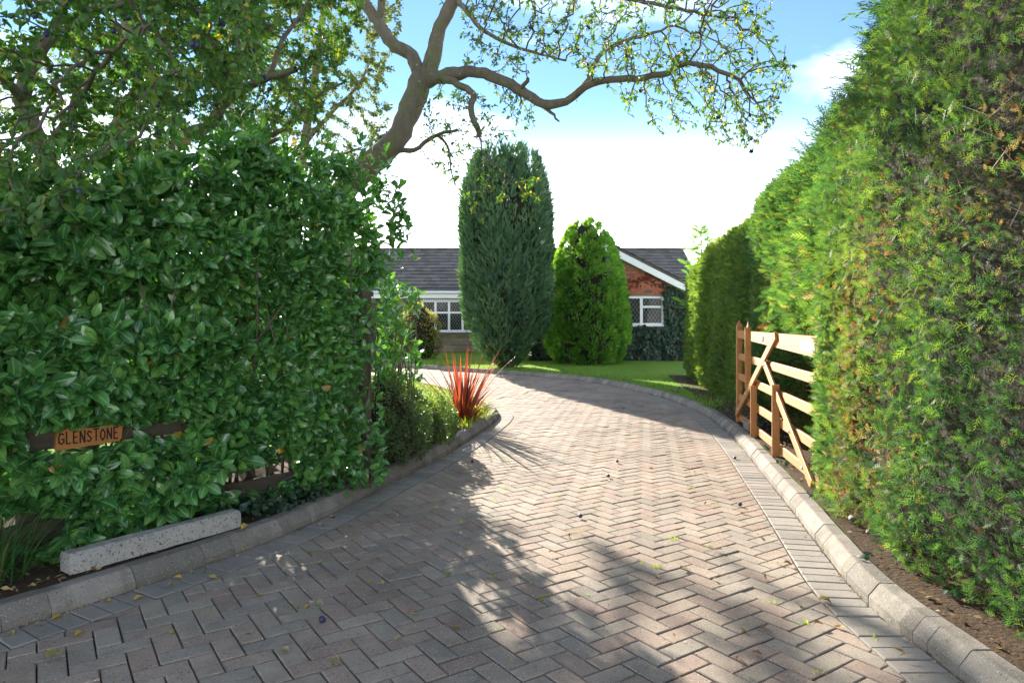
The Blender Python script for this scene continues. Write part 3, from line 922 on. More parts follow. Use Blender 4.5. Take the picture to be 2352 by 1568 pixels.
def clump_points(profile, c, ncl, npc, rad, elong, seed, inward=0.55, lobes=0.0, squash=1.0):
    """points on the outer sides of many plumes that together fill a body of revolution"""
    r = np.random.default_rng(seed); pr = np.array(profile, float)
    zf = np.linspace(pr[0, 0], pr[-1, 0], 200); rf_ = np.interp(zf, pr[:, 0], pr[:, 1]); w = np.cumsum(rf_ + 0.15); w /= w[-1]
    z = np.interp(r.random(ncl), w, zf); th = r.uniform(0, 2 * np.pi, ncl); R = np.interp(z, pr[:, 0], pr[:, 1])
    R = R * (1 + lobes * np.sin(th * 7 + 1.3) * 0.5 + lobes * np.sin(th * 11 + z) * 0.4)
    rc = rad * r.uniform(0.6, 1.35, ncl) * (0.22 + 0.78 * np.clip(R / pr[:, 1].max(), 0, 1))
    Rc = np.maximum(R - rc * 0.75, 0.0)
    C = np.stack([Rc * np.cos(th), Rc * np.sin(th) * squash, z], -1)
    ctint = r.random(ncl)
    idx = np.repeat(np.arange(ncl), npc); u = norm(r.standard_normal((len(idx), 3)))
    out_ = np.stack([np.cos(th), np.sin(th), np.zeros(ncl) + 0.25], -1)[idx]
    u = np.where((np.einsum('ij,ij->i', u, out_) < -0.1)[:, None], -u, u)
    sh = r.uniform(0.55, 1.0, len(idx)) ** 0.5
    P = C[idx] + u * (rc[idx] * sh)[:, None] * np.array((1, 1, elong))
    return P + np.array(c), u, out_, ctint[idx], r


# ------------------------------------------------------------------ conifers on the lawn
YC = (-0.16, 19.2, 0.09)
yprof = [(0.05, 0.22), (0.3, 0.42), (0.6, 0.74), (0.95, 0.98), (1.3, 1.10), (1.8, 1.17), (3.0, 1.22), (4.4, 1.2), (4.9, 1.1), (5.3, 0.96), (5.6, 0.78), (5.78, 0.4)]
yew = empty('columnar_yew', YC); tag(yew, 'tall dark blue-green columnar yew on the lawn inside the drive bend', 'conifer')
P, u, outw, ct, r = clump_points(yprof, YC, 480, 60, 0.22, 2.3, 21, lobes=0.05)
d = norm(u * 0.45 + outw * 0.25 + np.array((0, 0, 0.9)) + 0.35 * r.standard_normal(P.shape))
cloud('crown', SPRAY_TUFT, P, d, norm(u + 0.5 * r.standard_normal(P.shape)), r.uniform(0.10, 0.20, len(P)), np.clip(ct * 0.75 + 0.25 * r.random(len(P)), 0, 0.97), MAT['yew'], yew, smooth=False)
V, Fc = hull(yprof, YC, 2, amp=0.12, scale=0.74); link('dark_core', mesh_np('dark_core', V, Fc, MAT['hedgecore'], True), yew)  # solid core, the crown's inner shade put into its colour
tr = []
for k in range(7):
    a = k / 7 * 6.28 + 0.4; b = np.array((math.cos(a), math.sin(a), 0))
    pth = catmull([np.array(YC) + b * 0.1 - [0, 0, 0.1], np.array(YC) + b * 0.3 + [0, 0, 0.5], np.array(YC) + b * 0.65 + [0, 0, 1.5], np.array(YC) + b * 0.8 + [0, 0, 4.5]], 0.2)
    tr.append(tube(pth, np.linspace(0.09, 0.03, len(pth)), 7, 0.1))
link('trunk', mesh_np('trunk', *join(tr), MAT['bark'], True), yew)
GC = (2.23, 20.9, 0.09)
gprof = [(0.02, 0.85), (0.25, 1.05), (0.66, 1.22), (1.2, 1.24), (1.84, 1.17), (2.5, 1.08), (3.1, 0.92), (3.7, 0.68), (4.0, 0.46), (4.18, 0.26), (4.28, 0.0)]
gold = empty('golden_cypress', GC); tag(gold, 'bright green conical cypress beside the dark yew in front of the gable', 'conifer')
P, u, outw, ct, r = clump_points(gprof, GC, 720, 40, 0.12, 1.4, 33)
d = norm(u * 0.6 + outw * 0.5 + np.array((0, 0, 0.65)) + 0.35 * r.standard_normal(P.shape))
hz_ = np.clip((P[:, 2] - 2.4) / 2.2, 0, 1)
cloud('crown', SPRAY_FAR, P, d, norm(np.cross(outw, (0, 0, 1)) + 0.7 * r.standard_normal(P.shape)), r.uniform(0.075, 0.14, len(P)), np.clip(ct * 0.6 + 0.3 * r.random(len(P)) + 0.2 * hz_ - 0.05, 0, 1), MAT['golden'], gold, smooth=False)
N = 130; zt_ = 3.55 + 0.68 * rng.random(N); ra_ = (4.35 - zt_) * 0.5 * rng.random(N); an_ = rng.uniform(0, 6.28, N)
cloud('leader_shoots', SPRAY_FAR, np.stack([GC[0] + ra_ * np.cos(an_), GC[1] + ra_ * np.sin(an_), zt_], -1), norm(np.stack([np.cos(an_) * 0.4, np.sin(an_) * 0.4, np.ones(N)], -1) + 0.15 * rng.standard_normal((N, 3))), rnd_unit(N), rng.uniform(0.1, 0.17, N), rng.uniform(0.6, 1, N), MAT['golden'], gold, smooth=False)
V, Fc = hull(gprof, GC, 3, scale=0.62); link('dark_core', mesh_np('dark_core', V, Fc, MAT['hedgecore'], True), gold)  # solid core coloured as the shade behind the sprays
pth = np.array([(GC[0], GC[1], -0.05), (GC[0] + 0.02, GC[1], 0.6), (GC[0], GC[1], 2.5)]); link('trunk', mesh_np('trunk', *tube(pth, [0.12, 0.1, 0.05], 8), MAT['bark'], True), gold)

# ivy over the gable corner, with a red creeper running off it
ivy = empty('wall_ivy', (5.0, GY - 0.1, 0.085)); tag(ivy, 'dark green ivy covering the brick wall around the gable window', 'ivy')
N = 15000
x = rng.uniform(0.1, 5.85, N); z = rng.uniform(0.0, 3.1, N)
P0 = np.stack([x, np.zeros(N), z], -1); wv = wave3(P0, 4, 8) * 0.12
keep = ((z < 1.16 + wv * 0.6) | (x > 4.9 + wv)) & (z < np.minimum(2.95 + wv, AZ - 0.3 - slope * np.abs(x - AX)))
x, z = x[keep], z[keep]; N = len(x)
th_ = np.interp(z, [0, 1.0, 1.3, 3], [0.55, 0.40, 0.25, 0.15]) * np.where(x > 4.9, 1.0, 0.9)
bl = 0.5 + 0.5 * wave3(np.stack([x, z * 0, z], -1), 9, 4)
y = GY - 0.02 - th_ * (0.35 + 0.65 * bl) * rng.uniform(0.5, 1.0, N)
d = norm(np.stack([rng.normal(0, 0.6, N), rng.normal(-0.35, 0.3, N), rng.normal(-0.6, 0.4, N)], -1)); nn = norm(np.stack([rng.normal(0, 0.4, N), np.full(N, -1.0), rng.normal(0.5, 0.4, N)], -1))
cloud('leaves', IVYL, np.stack([x, y, z], -1), d, nn, rng.uniform(0.07, 0.12, N), np.clip(rng.random(N) * 0.98 - 0.02, 0, 0.96), MAT['ivy'], ivy)
g_ = MB().box((0.2, GY - 0.22, 0), (5.78, GY - 0.012, 1.08)).box((4.98, GY - 0.12, 1.08), (5.7, GY - 0.014, 2.25)).build('ivy_dark_backing', MAT['hedgecore'], ivy)  # plain boxes behind the leaves, their dark colour stands in for shade
cp = []
for path in ([(4.95, 2.35), (4.5, 2.62), (4.2, 2.72), (3.9, 2.68), (3.55, 2.55)], [(4.2, 2.7), (3.85, 2.5), (3.6, 2.3), (3.42, 2.22)], [(5.0, 2.5), (4.7, 2.75), (4.35, 2.82)]):
    q = catmull([(a, GY - 0.04, b) for a, b in path], 0.05); cp.append(q)
stm = join([tube(q, np.full(len(q), 0.008), 5) for q in cp])
link('creeper_stems', mesh_np('creeper_stems', *stm, MAT['twig'], True), ivy)
Q = np.vstack(cp); Q = np.repeat(Q, 4, 0); Q = Q + rng.normal(0, 1, Q.shape) * np.array((0.07, 0.02, 0.05)) - [0, 0.03, 0]
cloud('red_leaves', IVYL, Q, rnd_unit(len(Q)) + [0, -0.2, -0.6], np.tile((0.1, -1.0, 0.4), (len(Q), 1)) + rng.normal(0, 0.4, Q.shape), rng.uniform(0.05, 0.09, len(Q)), rng.random(len(Q)), MAT['creeper'], ivy)


# ------------------------------------------------------------------ shrubs
def shrub(name, label, c, w, h, ncl, npc, tmpl, size, mat_, seed, rad=0.2, tbias=0.3, dep=None, open_=0.0, core=0.7, up=0.5, cat='shrub', group=None):
    e = empty(name, c); tag(e, label, cat, group)
    prof = [(0.02, w * 0.35), (h * 0.2, w * 0.48), (h * 0.5, w * 0.5), (h * 0.75, w * 0.42), (h * 0.93, w * 0.24), (h, w * 0.08)]
    P, u, outw, ct, r = clump_points(prof, c, ncl, npc, rad, 1.1, seed, squash=(dep or w) / w)
    hz_ = np.clip((P[:, 2] - c[2]) / h, 0, 1)
    d = norm(u + np.array((0, 0, up)) + 0.7 * r.standard_normal(P.shape))
    cloud('leaves', tmpl, P, d, norm(u + np.array((0, 0, 0.8)) + 0.6 * r.standard_normal(P.shape)), r.uniform(*size, len(P)), np.clip(ct * 0.35 + 0.35 * r.random(len(P)) + tbias * hz_, 0, 1), mat_, e)
    st = []
    for k in range(12):
        q = P[r.integers(len(P))]; b = np.array(c) + np.array((r.normal(0, 0.06), r.normal(0, 0.06), -0.04)); mid = b * 0.5 + q * 0.5 + np.array((0, 0, 0.12 * h))
        pth = catmull([b, mid, q], 0.1); st.append(tube(pth, np.linspace(0.012, 0.003, len(pth)), 5))
    link('stems', mesh_np('stems', *join(st), MAT['twig'], True), e)
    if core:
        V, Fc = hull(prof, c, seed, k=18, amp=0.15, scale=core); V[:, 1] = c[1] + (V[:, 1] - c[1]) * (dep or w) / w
        link('dark_core', mesh_np('dark_core', V, Fc, MAT['hedgecore'], True), e)  # solid body, dark to stand in for shade between the leaves
    return e


shrub('flowering_shrub', 'rounded shrub with golden leaf tips under the bow window', (-3.15, 23.6, 0.09), 1.5, 1.75, 70, 60, TINY, (0.05, 0.09), MAT['goldshrub'], 5, 0.24, 0.5)
shrub('garden_shrub', 'dark green shrub against the stone wall left of the bow window', (-4.9, 25.5, 0.09), 1.9, 1.5, 60, 60, TINY, (0.06, 0.10), MAT['smallshrub'], 6, 0.26, 0.4)
shrub('box_shrub', 'small leaved dark shrub at the foot of the gatepost', (-1.22, 6.45, 0.09), 0.95, 0.72, 120, 95, TINY, (0.018, 0.034), MAT['smallshrub'], 7, 0.12, 0.25, dep=1.0, core=0.6)
shrub('box_shrub', 'small leaved grey-green shrub in the bed behind the kerb', (-1.04, 7.4, 0.09), 0.9, 0.52, 110, 95, TINY, (0.018, 0.034), MAT['smallshrub'], 8, 0.12, 0.4, dep=1.1, core=0.6)
shrub('box_shrub', 'low spreading shrub just before the red spiky plant', (-1.0, 8.3, 0.09), 0.7, 0.34, 80, 90, TINY, (0.018, 0.034), MAT['smallshrub'], 9, 0.1, 0.6, core=0.55)


# blades: arching strips for grasses and the phormium
def blade(base, ang, length, lean, width, segs=7, droop=0.6, twist=0.0):
    t = np.linspace(0, 1, segs); hd = np.array((math.cos(ang), math.sin(ang), 0)); sd = np.array((-math.sin(ang), math.cos(ang), 0))
    el = (math.pi / 2 - lean) - droop * t ** 2
    st = length / (segs - 1); p = np.array(base, float); pts = []
    for i in range(segs):
        pts.append(p.copy()); p = p + st * (hd * math.cos(el[i]) + np.array((0, 0, math.sin(el[i]))))
    pts = np.array(pts); w = width * np.minimum(1, (1 - t) * 2.2 + 0.02) * (0.6 + 0.4 * np.minimum(1, t * 5))
    sdv = sd[None] * np.cos(twist * t)[:, None] + hd[None] * np.sin(twist * t)[:, None]
    nrm_ = norm(np.cross(np.gradient(pts, axis=0), sdv)) * (w * 0.22)[:, None]
    V = np.stack([pts + sdv * w[:, None] / 2 + nrm_, pts, pts - sdv * w[:, None] / 2 + nrm_], 1).reshape(-1, 3)
    Fc = []
    for i in range(segs - 1):
        a = i * 3; Fc += [(a, a + 1, a + 4, a + 3), (a + 1, a + 2, a + 5, a + 4)]
    return V, np.array(Fc)


def tuft(name, label, c, n_, L, w, m, seed, spread=0.06, lean=(0.1, 0.9), droop=(0.4, 1.2), single=True, cat='plant'):
    e = empty(name, c); tag(e, label, cat); r = random.Random(seed); allp = []; T = []
    for i in range(n_):
        a = r.uniform(0, 6.283); rr_ = spread * math.sqrt(r.random())
        V, Fc = blade((c[0] + rr_ * math.cos(a), c[1] + rr_ * math.sin(a), c[2] - 0.02), a + r.gauss(0, 0.4), r.uniform(*L), r.uniform(*lean), r.uniform(*w), 7, r.uniform(*droop), r.gauss(0, 0.5))
        t_ = r.random()
        if single: link('leaf', mesh_np('leaf', V, Fc, m, True, {'tint': np.full(len(V), t_), 'lat': np.ones(len(V))}), e)
        else: allp.append((V, Fc)); T.append(np.full(len(V), t_))
    if not single:
        V, Fc = join(allp); o = link('leaves', mesh_np('leaves', V, Fc, m, True, {'tint': np.concatenate(T)}), e); o['kind'] = 'stuff'
    return e


ph = tuft('phormium', 'spiky plant with upright red-orange sword leaves at the kerb bend', (-0.64, 9.05, 0.10), 64, (0.55, 1.12), (0.02, 0.036), MAT['phormium'], 4, 0.09, (0.03, 0.85), (0.05, 0.75))
tuft('low_phormium', 'short dark red drooping leaves around the spiky red plant', (-0.58, 8.98, 0.10), 26, (0.3, 0.6), (0.022, 0.036), MAT['phormium'], 14, 0.10, (0.6, 1.2), (0.3, 0.9))
tuft('lime_grass', 'clump of lime green grass between the red plant and the kerb', (-0.47, 9.15, 0.10), 170, (0.18, 0.36), (0.006, 0.011), MAT['limegrass'], 6, 0.16, (0.1, 1.1), (0.5, 1.4), False, 'grass clump')
tuft('lime_grass', 'small lime green tuft in front of the red spiky plant', (-0.55, 8.35, 0.10), 60, (0.1, 0.22), (0.005, 0.009), MAT['limegrass'], 7, 0.08, (0.1, 1.1), (0.5, 1.4), False, 'grass clump')
tuft('lime_grass', 'yellow-green fern sprig leaning over the kerb edge', (-0.74, 7.35, 0.11), 24, (0.12, 0.22), (0.012, 0.02), MAT['limegrass'], 8, 0.05, (0.5, 1.2), (0.4, 1.0), False, 'plant')
tuft('long_grass', 'long arching green grass by the end of the concrete post', (-2.62, 3.42, 0.10), 260, (0.28, 0.55), (0.005, 0.009), MAT['longgrass'], 9, 0.22, (0.1, 1.0), (0.7, 1.6), False, 'grass clump')
tuft('long_grass', 'second clump of long grass at the left edge beside the kerb', (-2.85, 3.05, 0.10), 200, (0.25, 0.5), (0.005, 0.009), MAT['longgrass'], 10, 0.2, (0.1, 1.0), (0.7, 1.6), False, 'grass clump')

# lawn blades where the turf is close enough to show its fringe
def lawn_blades(N, pos):
    d = norm(np.stack([rng.normal(0, 0.35, N), rng.normal(0, 0.35, N), np.ones(N)], -1))
    cloud_ = instances(BLADE[0], BLADE[1], pos, basis(d, rnd_unit(N)), np.stack([rng.uniform(0.03, 0.06, N), np.full(N, 0.007), np.full(N, 0.007)], -1), np.clip(rng.normal(0.5, 0.22, N) + 0.3 * wave3(pos, 1.2, 7), 0, 1))
    return cloud_
s_ = rng.uniform(0, 1, 26000); side = rng.random(26000) < 0.62
i1 = np.searchsorted(KR[:, 1], 9.9); iR = (i1 + s_ * (len(KR) - i1 - 80)).astype(int)
wd = 0.01 + 2.6 * rng.random(26000) ** 1.8
pR = RB[iR] + NR[iR] * wd[:, None]
j1 = np.searchsorted(KL[:, 1], 11.0); iL = (j1 + s_ * (len(KL) - j1 - 80)).astype(int)
pL = LB[iL] + NL[iL] * wd[:, None]
pp = np.where(side[:, None], pR, pL); pp = pp[(pp[:, 0] < 3.6)]
pp = np.concatenate([pp, np.full((len(pp), 1), 0.083)], 1)
V, Fc, at_ = lawn_blades(len(pp), pp)
tag(link('grass', mesh_np('grass', V, Fc, MAT['grass'], False, at_)), 'short bright green lawn grass along the kerb edges', 'grass', kind='stuff')
tuft('grass_tuft', 'tuft of tall grass at the hedge corner by the kerb', (2.95, 10.35, 0.09), 70, (0.15, 0.32), (0.006, 0.01), MAT['grass'], 12, 0.12, (0.1, 0.9), (0.4, 1.2), False, 'grass clump')

# ------------------------------------------------------------------ open field gate against the hedge
GF, GN = np.array((2.87, 8.84)), np.array((2.31, 5.2))
gate = empty('field_gate', (*((GF + GN) / 2), 0.0)); tag(gate, 'open five-bar timber gate folded back against the conifer hedge', 'gate')
gd = norm(GN - GF); gn = np.array((-gd[1], gd[0])); gn = gn if gn[0] < 0 else -gn     # gn faces the drive
def gp_(t, z, o=0.0):
    p = GF + (GN - GF) * t + gn * o
    return (p[0], p[1], z)
UPV = (0, 0, 1)
def boards(name, a, b, w, h, o, bev=0.005):
    up = UPV
    if abs(a[0] - b[0]) < 1e-6: up = (gd[0], gd[1], 0)
    return MB().bar(gp_(a[0], a[1], o), gp_(b[0], b[1], o), w, h, up, 0.5, bev).build(name, MAT['gate'], gate)
# head stile and heel post
boards('head_stile', (0.0, 0.05), (0.0, 1.30), 0.07, 0.075, 0.0)
mb = MB(); c_ = np.array(gp_(0, 1.30)); e_ = [c_ + np.array((*(gd * a + gn * b), 0)) for a, b in ((-.035, -.035), (.035, -.035), (.035, .035), (-.035, .035))] + [c_ + np.array((0, 0, 0.08))]
mb.add(e_, [(0, 1, 4), (1, 2, 4), (2, 3, 4), (3, 0, 4)]).build('stile_tip', MAT['gate'], gate)
boards('heel_stile', (1.0, 0.05), (1.0, 1.35), 0.08, 0.09, 0.0)
# top rail deepens towards the heel
mb = MB(); a0, a1 = gp_(0.012, 1.18, 0.03), gp_(0.988, 1.18, 0.03)
q = []
for t, zl, zh in ((0.012, 1.155, 1.245), (0.988, 1.09, 1.25)):
    for o, z in ((0.03, zl), (0.03, zh), (-0.03, zh), (-0.03, zl)): q.append(gp_(t, z, o))
mb.add(q, [(0, 1, 2, 3)[::-1], (4, 5, 6, 7), (0, 4, 5, 1)[::-1], (1, 5, 6, 2)[::-1], (2, 6, 7, 3)[::-1], (3, 7, 4, 0)[::-1]]).build('top_rail', MAT['gate'], gate)
for zc in (0.92, 0.67, 0.41, 0.165): boards('rail', (0.01, zc), (0.99, zc), 0.028, 0.085, 0.0)
boards('brace', (0.02, 0.20), (0.63, 1.235), 0.024, 0.085, 0.047)
boards('brace', (0.475, 0.955), (0.965, 0.12), 0.024, 0.085, 0.044)
boards('upright', (0.238, 0.60), (0.238, 1.29), 0.07, 0.024, 0.046)
mb = MB(); c_ = np.array(gp_(0.238, 1.29, 0.046)); e_ = [c_ + np.array((*(gd * a + gn * b), 0)) for a, b in ((-.034, -.012), (.034, -.012), (.034, .012), (-.034, .012))] + [c_ + np.array((0, 0, 0.075))]
mb.add(e_, [(0, 1, 4), (1, 2, 4), (2, 3, 4), (3, 0, 4)]).build('upright_tip', MAT['gate'], gate)
boards('upright', (0.333, 0.06), (0.333, 0.66), 0.07, 0.024, 0.048)
boards('upright', (0.63, 0.02), (0.63, 0.77), 0.07, 0.024, 0.048)
for t, z in ((0.333, 0.165), (0.333, 0.41), (0.333, 0.62), (0.63, 0.165), (0.63, 0.41), (0.63, 0.67), (0.238, 0.92), (0.238, 0.67), (0.49, 0.92), (0.21, 0.53), (0.06, 0.28), (0.78, 0.42), (0.9, 0.2)):
    V, Fc = tube([gp_(t, z, 0.058), gp_(t, z, 0.066), gp_(t, z, 0.0661)], [0.012, 0.011, 0.0005], 8); link('bolt', mesh_np('bolt', V, Fc, MAT['galv'], True), gate)
hp = MB().bar(gp_(0.86, 1.165, 0.034), gp_(0.975, 1.165, 0.034), 0.006, 0.075).build('hinge_plate', MAT['galv'], gate)
for t in (0.885, 0.945):
    c_ = np.array(gp_(t, 1.165, 0.0385)); dv = np.array((*gd, 0))
    MB().add([c_ + dv * 0.010, c_ + [0, 0, 0.022], c_ - dv * 0.010, c_ - [0, 0, 0.016]], [(0, 1, 2, 3)]).build('keyhole', MAT['paint'], hp)
MB().bar(gp_(0.415, 1.185, 0.036), gp_(0.45, 1.185, 0.036), 0.012, 0.05).build('latch_plate', MAT['galv'], gate)
bk = empty('concrete_stop', (2.86, 8.1, 0.1)); tag(bk, 'small dark concrete block on the soil behind the gate foot', 'block')
MB().bar((2.80, 8.28, 0.14), (2.78, 8.02, 0.14), 0.13, 0.11, bev=0.012).build('block_body', MAT['kerb'], bk)

# ------------------------------------------------------------------ rail fence in the laurel, with the name board
FP = np.array((-1.175, 5.56)); fd = norm(np.array((-0.8, -1.0))); fn = np.array((-fd[1], fd[0])); fn = fn if fn[1] < 0 else -fn     # fn faces the drive
def fp_(s, o, z):
    p = FP + fd * s + fn * o
    return (p[0], p[1], z)
fence = empty('rail_fence', fp_(1.5, 0, 0.09)); tag(fence, 'dark weathered rail fence almost hidden inside the laurel hedge', 'fence')
for s in (1.25, 2.28, 3.3, 4.3): MB().bar(fp_(s, -0.05, -0.05), fp_(s, -0.05, 1.35), 0.09, 0.09, (fd[0], fd[1], 0), 0.5, 0.006).build('fence_post', MAT['oldtimber'], fence)
for z in (0.24, 0.725): MB().bar(fp_(0.04, 0.022, z), fp_(4.4, 0.022, z - 0.005), 0.03, 0.105, UPV, 0.5, 0.004).build('rail', MAT['oldtimber'], fence)
post = empty('gatepost', (*FP, 0.0)); tag(post, 'weathered brown timber gatepost at the right end of the laurel hedge', 'post')
MB().bar((*FP, -0.05), (*FP, 1.56), 0.085, 0.085, (fd[0], fd[1], 0), 0.5, 0.006).build('shaft', MAT['oldtimber'], post)
MB().bar((*FP, 1.562), (*FP, 1.60), 0.11, 0.11, (fd[0], fd[1], 0), 0.5, 0.006).build('cap', MAT['oldtimber'], post)
# board and painted letters
sign = empty('name_board', fp_(2.01, 0.05, 0.735)); tag(sign, 'small varnished orange-brown wooden board with painted black capital letters on the fence rail', 'sign')
SA, SB = 1.835, 2.185
mb = MB(); V = []
prof_ = [(SB, 0.672), (SB - 0.012, 0.660), (SA + 0.02, 0.672), (SA + 0.006, 0.69), (SA, 0.772), (SA + 0.02, 0.786), (SB - 0.03, 0.783), (SB - 0.012, 0.77)]
for o in (0.039, 0.062): V += [fp_(s, o, z) for s, z in prof_]
n_ = len(prof_); mb.add(V, [tuple(range(n_, 2 * n_)), tuple(range(n_))[::-1]] + [(i, (i + 1) % n_, (i + 1) % n_ + n_, i + n_) for i in range(n_)]).build('board', MAT['signwood'], sign)
GL = {'G': [[(.8, .85), (.3, .95), (.05, .6), (.1, .15), (.5, 0), (.85, .15), (.85, .42), (.55, .42)]], 'L': [[(.15, 1), (.15, .02), (.75, .02)]], 'E': [[(.8, 1), (.15, 1), (.15, 0), (.8, 0)], [(.15, .52), (.68, .52)]],
      'N': [[(.1, 0), (.1, 1), (.82, 0), (.82, 1)]], 'S': [[(.8, .85), (.4, 1), (.12, .78), (.45, .52), (.8, .27), (.5, 0), (.1, .12)]], 'T': [[(.05, 1), (.9, 1)], [(.47, 1), (.47, 0)]], 'O': [[(.45, 1), (.1, .7), (.1, .28), (.45, 0), (.82, .28), (.82, .7), (.45, 1)]]}
for i, ch in enumerate('GLENSTONE'):
    lt = MB(); cw = (SB - SA - 0.035) / 9; s0 = SB - 0.017 - i * cw; zb = 0.692 + random.uniform(-0.003, 0.003); hh = 0.062 + random.uniform(-0.004, 0.005)
    for st in GL[ch]:
        for a, b in zip(st[:-1], st[1:]):
            p_, q_ = fp_(s0 - a[0] * cw * 0.88, 0.0632, zb + a[1] * hh), fp_(s0 - b[0] * cw * 0.88, 0.0632, zb + b[1] * hh)
            ex = (Vector(q_) - Vector(p_)).normalized() * 0.003
            lt.bar(Vector(p_) - ex, Vector(q_) + ex, 0.008, 0.0016, (fn[0], fn[1], 0))
    lt.build('letter', MAT['paint'], sign)

# short concrete post lying on the kerb
cb = empty('concrete_post', (-1.95, 3.88, 0.11)); tag(cb, 'short speckled white-grey concrete post lying along the kerb below the laurel', 'concrete post')
a_, b_ = np.array((-2.235, 3.50)), np.array((-1.70, 4.31)); dd_ = norm(b_ - a_); nn_ = np.array((-dd_[1], dd_[0]))
mb = MB(); ring = [(0.055, 0.0), (-0.06, 0.0), (-0.05, 0.085), (-0.038, 0.098), (0.03, 0.098), (0.045, 0.085)]
kk = 14; V = []
for i in range(kk + 1):
    p_ = a_ + (b_ - a_) * i / kk
    for o, z in ring: V.append((p_[0] - nn_[0] * o + random.gauss(0, .0012), p_[1] - nn_[1] * o + random.gauss(0, .0012), 0.112 + z + random.gauss(0, .0012)))
n_ = len(ring)
mb.add(V, [(i * n_ + j, i * n_ + (j + 1) % n_, (i + 1) * n_ + (j + 1) % n_, (i + 1) * n_ + j) for i in range(kk) for j in range(n_)] + [tuple(range(n_))[::-1], tuple(range(kk * n_, kk * n_ + n_))]).build('post_body', MAT['concrete'], cb)


# ------------------------------------------------------------------ laurel
def shoots(C, D, nl, size, r, spread=(0.7, 1.25)):
    """leaves set round shoot tips: C tip, D direction"""
    N = len(C); idx = np.repeat(np.arange(N), nl); k = np.tile(np.arange(nl), N)
    d = D[idx]; ref = np.where(np.abs(d[:, 2:3]) > 0.9, np.array([[1., 0, 0]]), np.array([[0, 0, 1.]]))
    a = norm(np.cross(d, ref)); b = np.cross(d, a)
    th = k * 2.4 + r.uniform(0, 6.28, N)[idx] + r.normal(0, 0.25, len(idx)); sp = r.uniform(*spread, len(idx)) * (0.45 + 0.55 * (k / max(1, nl - 1)))
    ld = norm(d * np.cos(sp)[:, None] + (a * np.cos(th)[:, None] + b * np.sin(th)[:, None]) * np.sin(sp)[:, None] + 0.12 * r.standard_normal(d.shape))
    pos = C[idx] - d * (0.018 * k)[:, None]
    nr = norm(d + np.array((0, 0, 0.5)) + 0.35 * r.standard_normal(d.shape))
    L_ = r.uniform(*size, len(idx)) * (0.72 + 0.28 * (k / max(1, nl - 1)))
    return pos, ld, nr, L_, idx


r = np.random.default_rng(77)
lh = empty('laurel_hedge', fp_(1.2, 0.1, 0.09)); tag(lh, 'tall glossy green laurel hedge growing over the fence beside the drive', 'hedge')
def ltop(s): return np.interp(s, [-0.3, 0.0, 0.35, 0.8, 1.3, 1.8, 2.4, 4], [2.42, 2.48, 2.34, 2.38, 2.26, 2.05, 1.85, 1.8]) + 0.10 * np.sin(s * 9.0) + 0.07 * np.sin(s * 21 + 1)
N = 5000
s = np.where(r.random(N) < 0.87, r.uniform(-0.12, 3.0, N), r.uniform(3.0, 4.4, N)); z = 0.12 + (ltop(s) + 0.1 * r.random(N)) * r.random(N) ** 0.92
q3 = np.stack([s, z * 0.8, z * 0], -1)
bul = 0.13 + 0.18 * wave3(np.stack([s, z, z * 0], -1), 4.2, 5) + 0.12 * wave3(np.stack([s, z, z * 0], -1), 10, 6) + np.interp(z, [0, 0.25, 0.6, 1.2, 2.4], [0.0, 0.14, 0.12, 0.02, -0.1])
bul = bul - 0.28 * np.exp(-((z - 1.5) / 0.13) ** 2) * np.clip((s - 0.9) / 0.6, 0, 1)
bul = bul * np.interp(s, [-0.12, 0.1, 0.5], [0.3, 0.75, 1.0])
dep = -np.abs(r.normal(0, 0.5, N)); dep = np.where(r.random(N) < 0.5, dep * 0.12, dep)
o = bul + dep
zt = ltop(s); ontop = z > zt - 0.25; o = np.where(ontop, o - 0.35 * r.random(N), o)
C = np.stack([FP[0] + fd[0] * s + fn[0] * o, FP[1] + fd[1] * s + fn[1] * o, z], -1)
# extra tall shoots standing out of the top
tall = [(at(u_, v_, Y_)) for u_, v_, Y_ in ((600, 335, 5.2), (520, 350, 5.0), (560, 320, 5.3), (630, 360, 5.2), (755, 365, 5.6), (700, 390, 5.5), (825, 370, 5.8), (870, 395, 5.9), (905, 440, 5.9), (915, 520, 5.9), (900, 560, 5.9), (350, 390, 4.6), (290, 420, 4.5), (470, 380, 4.9), (200, 430, 4.3), (120, 420, 4.1), (40, 400, 4.0), (250, 380, 4.5), (895, 620, 5.8), (880, 480, 5.8), (885, 700, 5.75), (860, 430, 5.8), (540, 345, 5.0), (580, 350, 5.1), (660, 380, 5.3), (720, 350, 5.5), (790, 385, 5.6), (410, 395, 4.8), (150, 455, 4.2), (80, 450, 4.0), (320, 370, 4.7), (915, 480, 5.9), (905, 560, 5.9))]
C = np.vstack([C, *[t + r.normal(0, 0.06, (6, 3)) * [1, 1, 1.5] for t in tall]])
D = np.tile(np.array((fn[0], fn[1], 0.0)) * 1.0, (len(C), 1)) + np.array((-0.1, -0.35, 0.45)) + 0.55 * r.standard_normal((len(C), 3))
D[N:] = np.array((0.1, -0.15, 0.95)) + 0.3 * r.standard_normal((len(C) - N, 3))
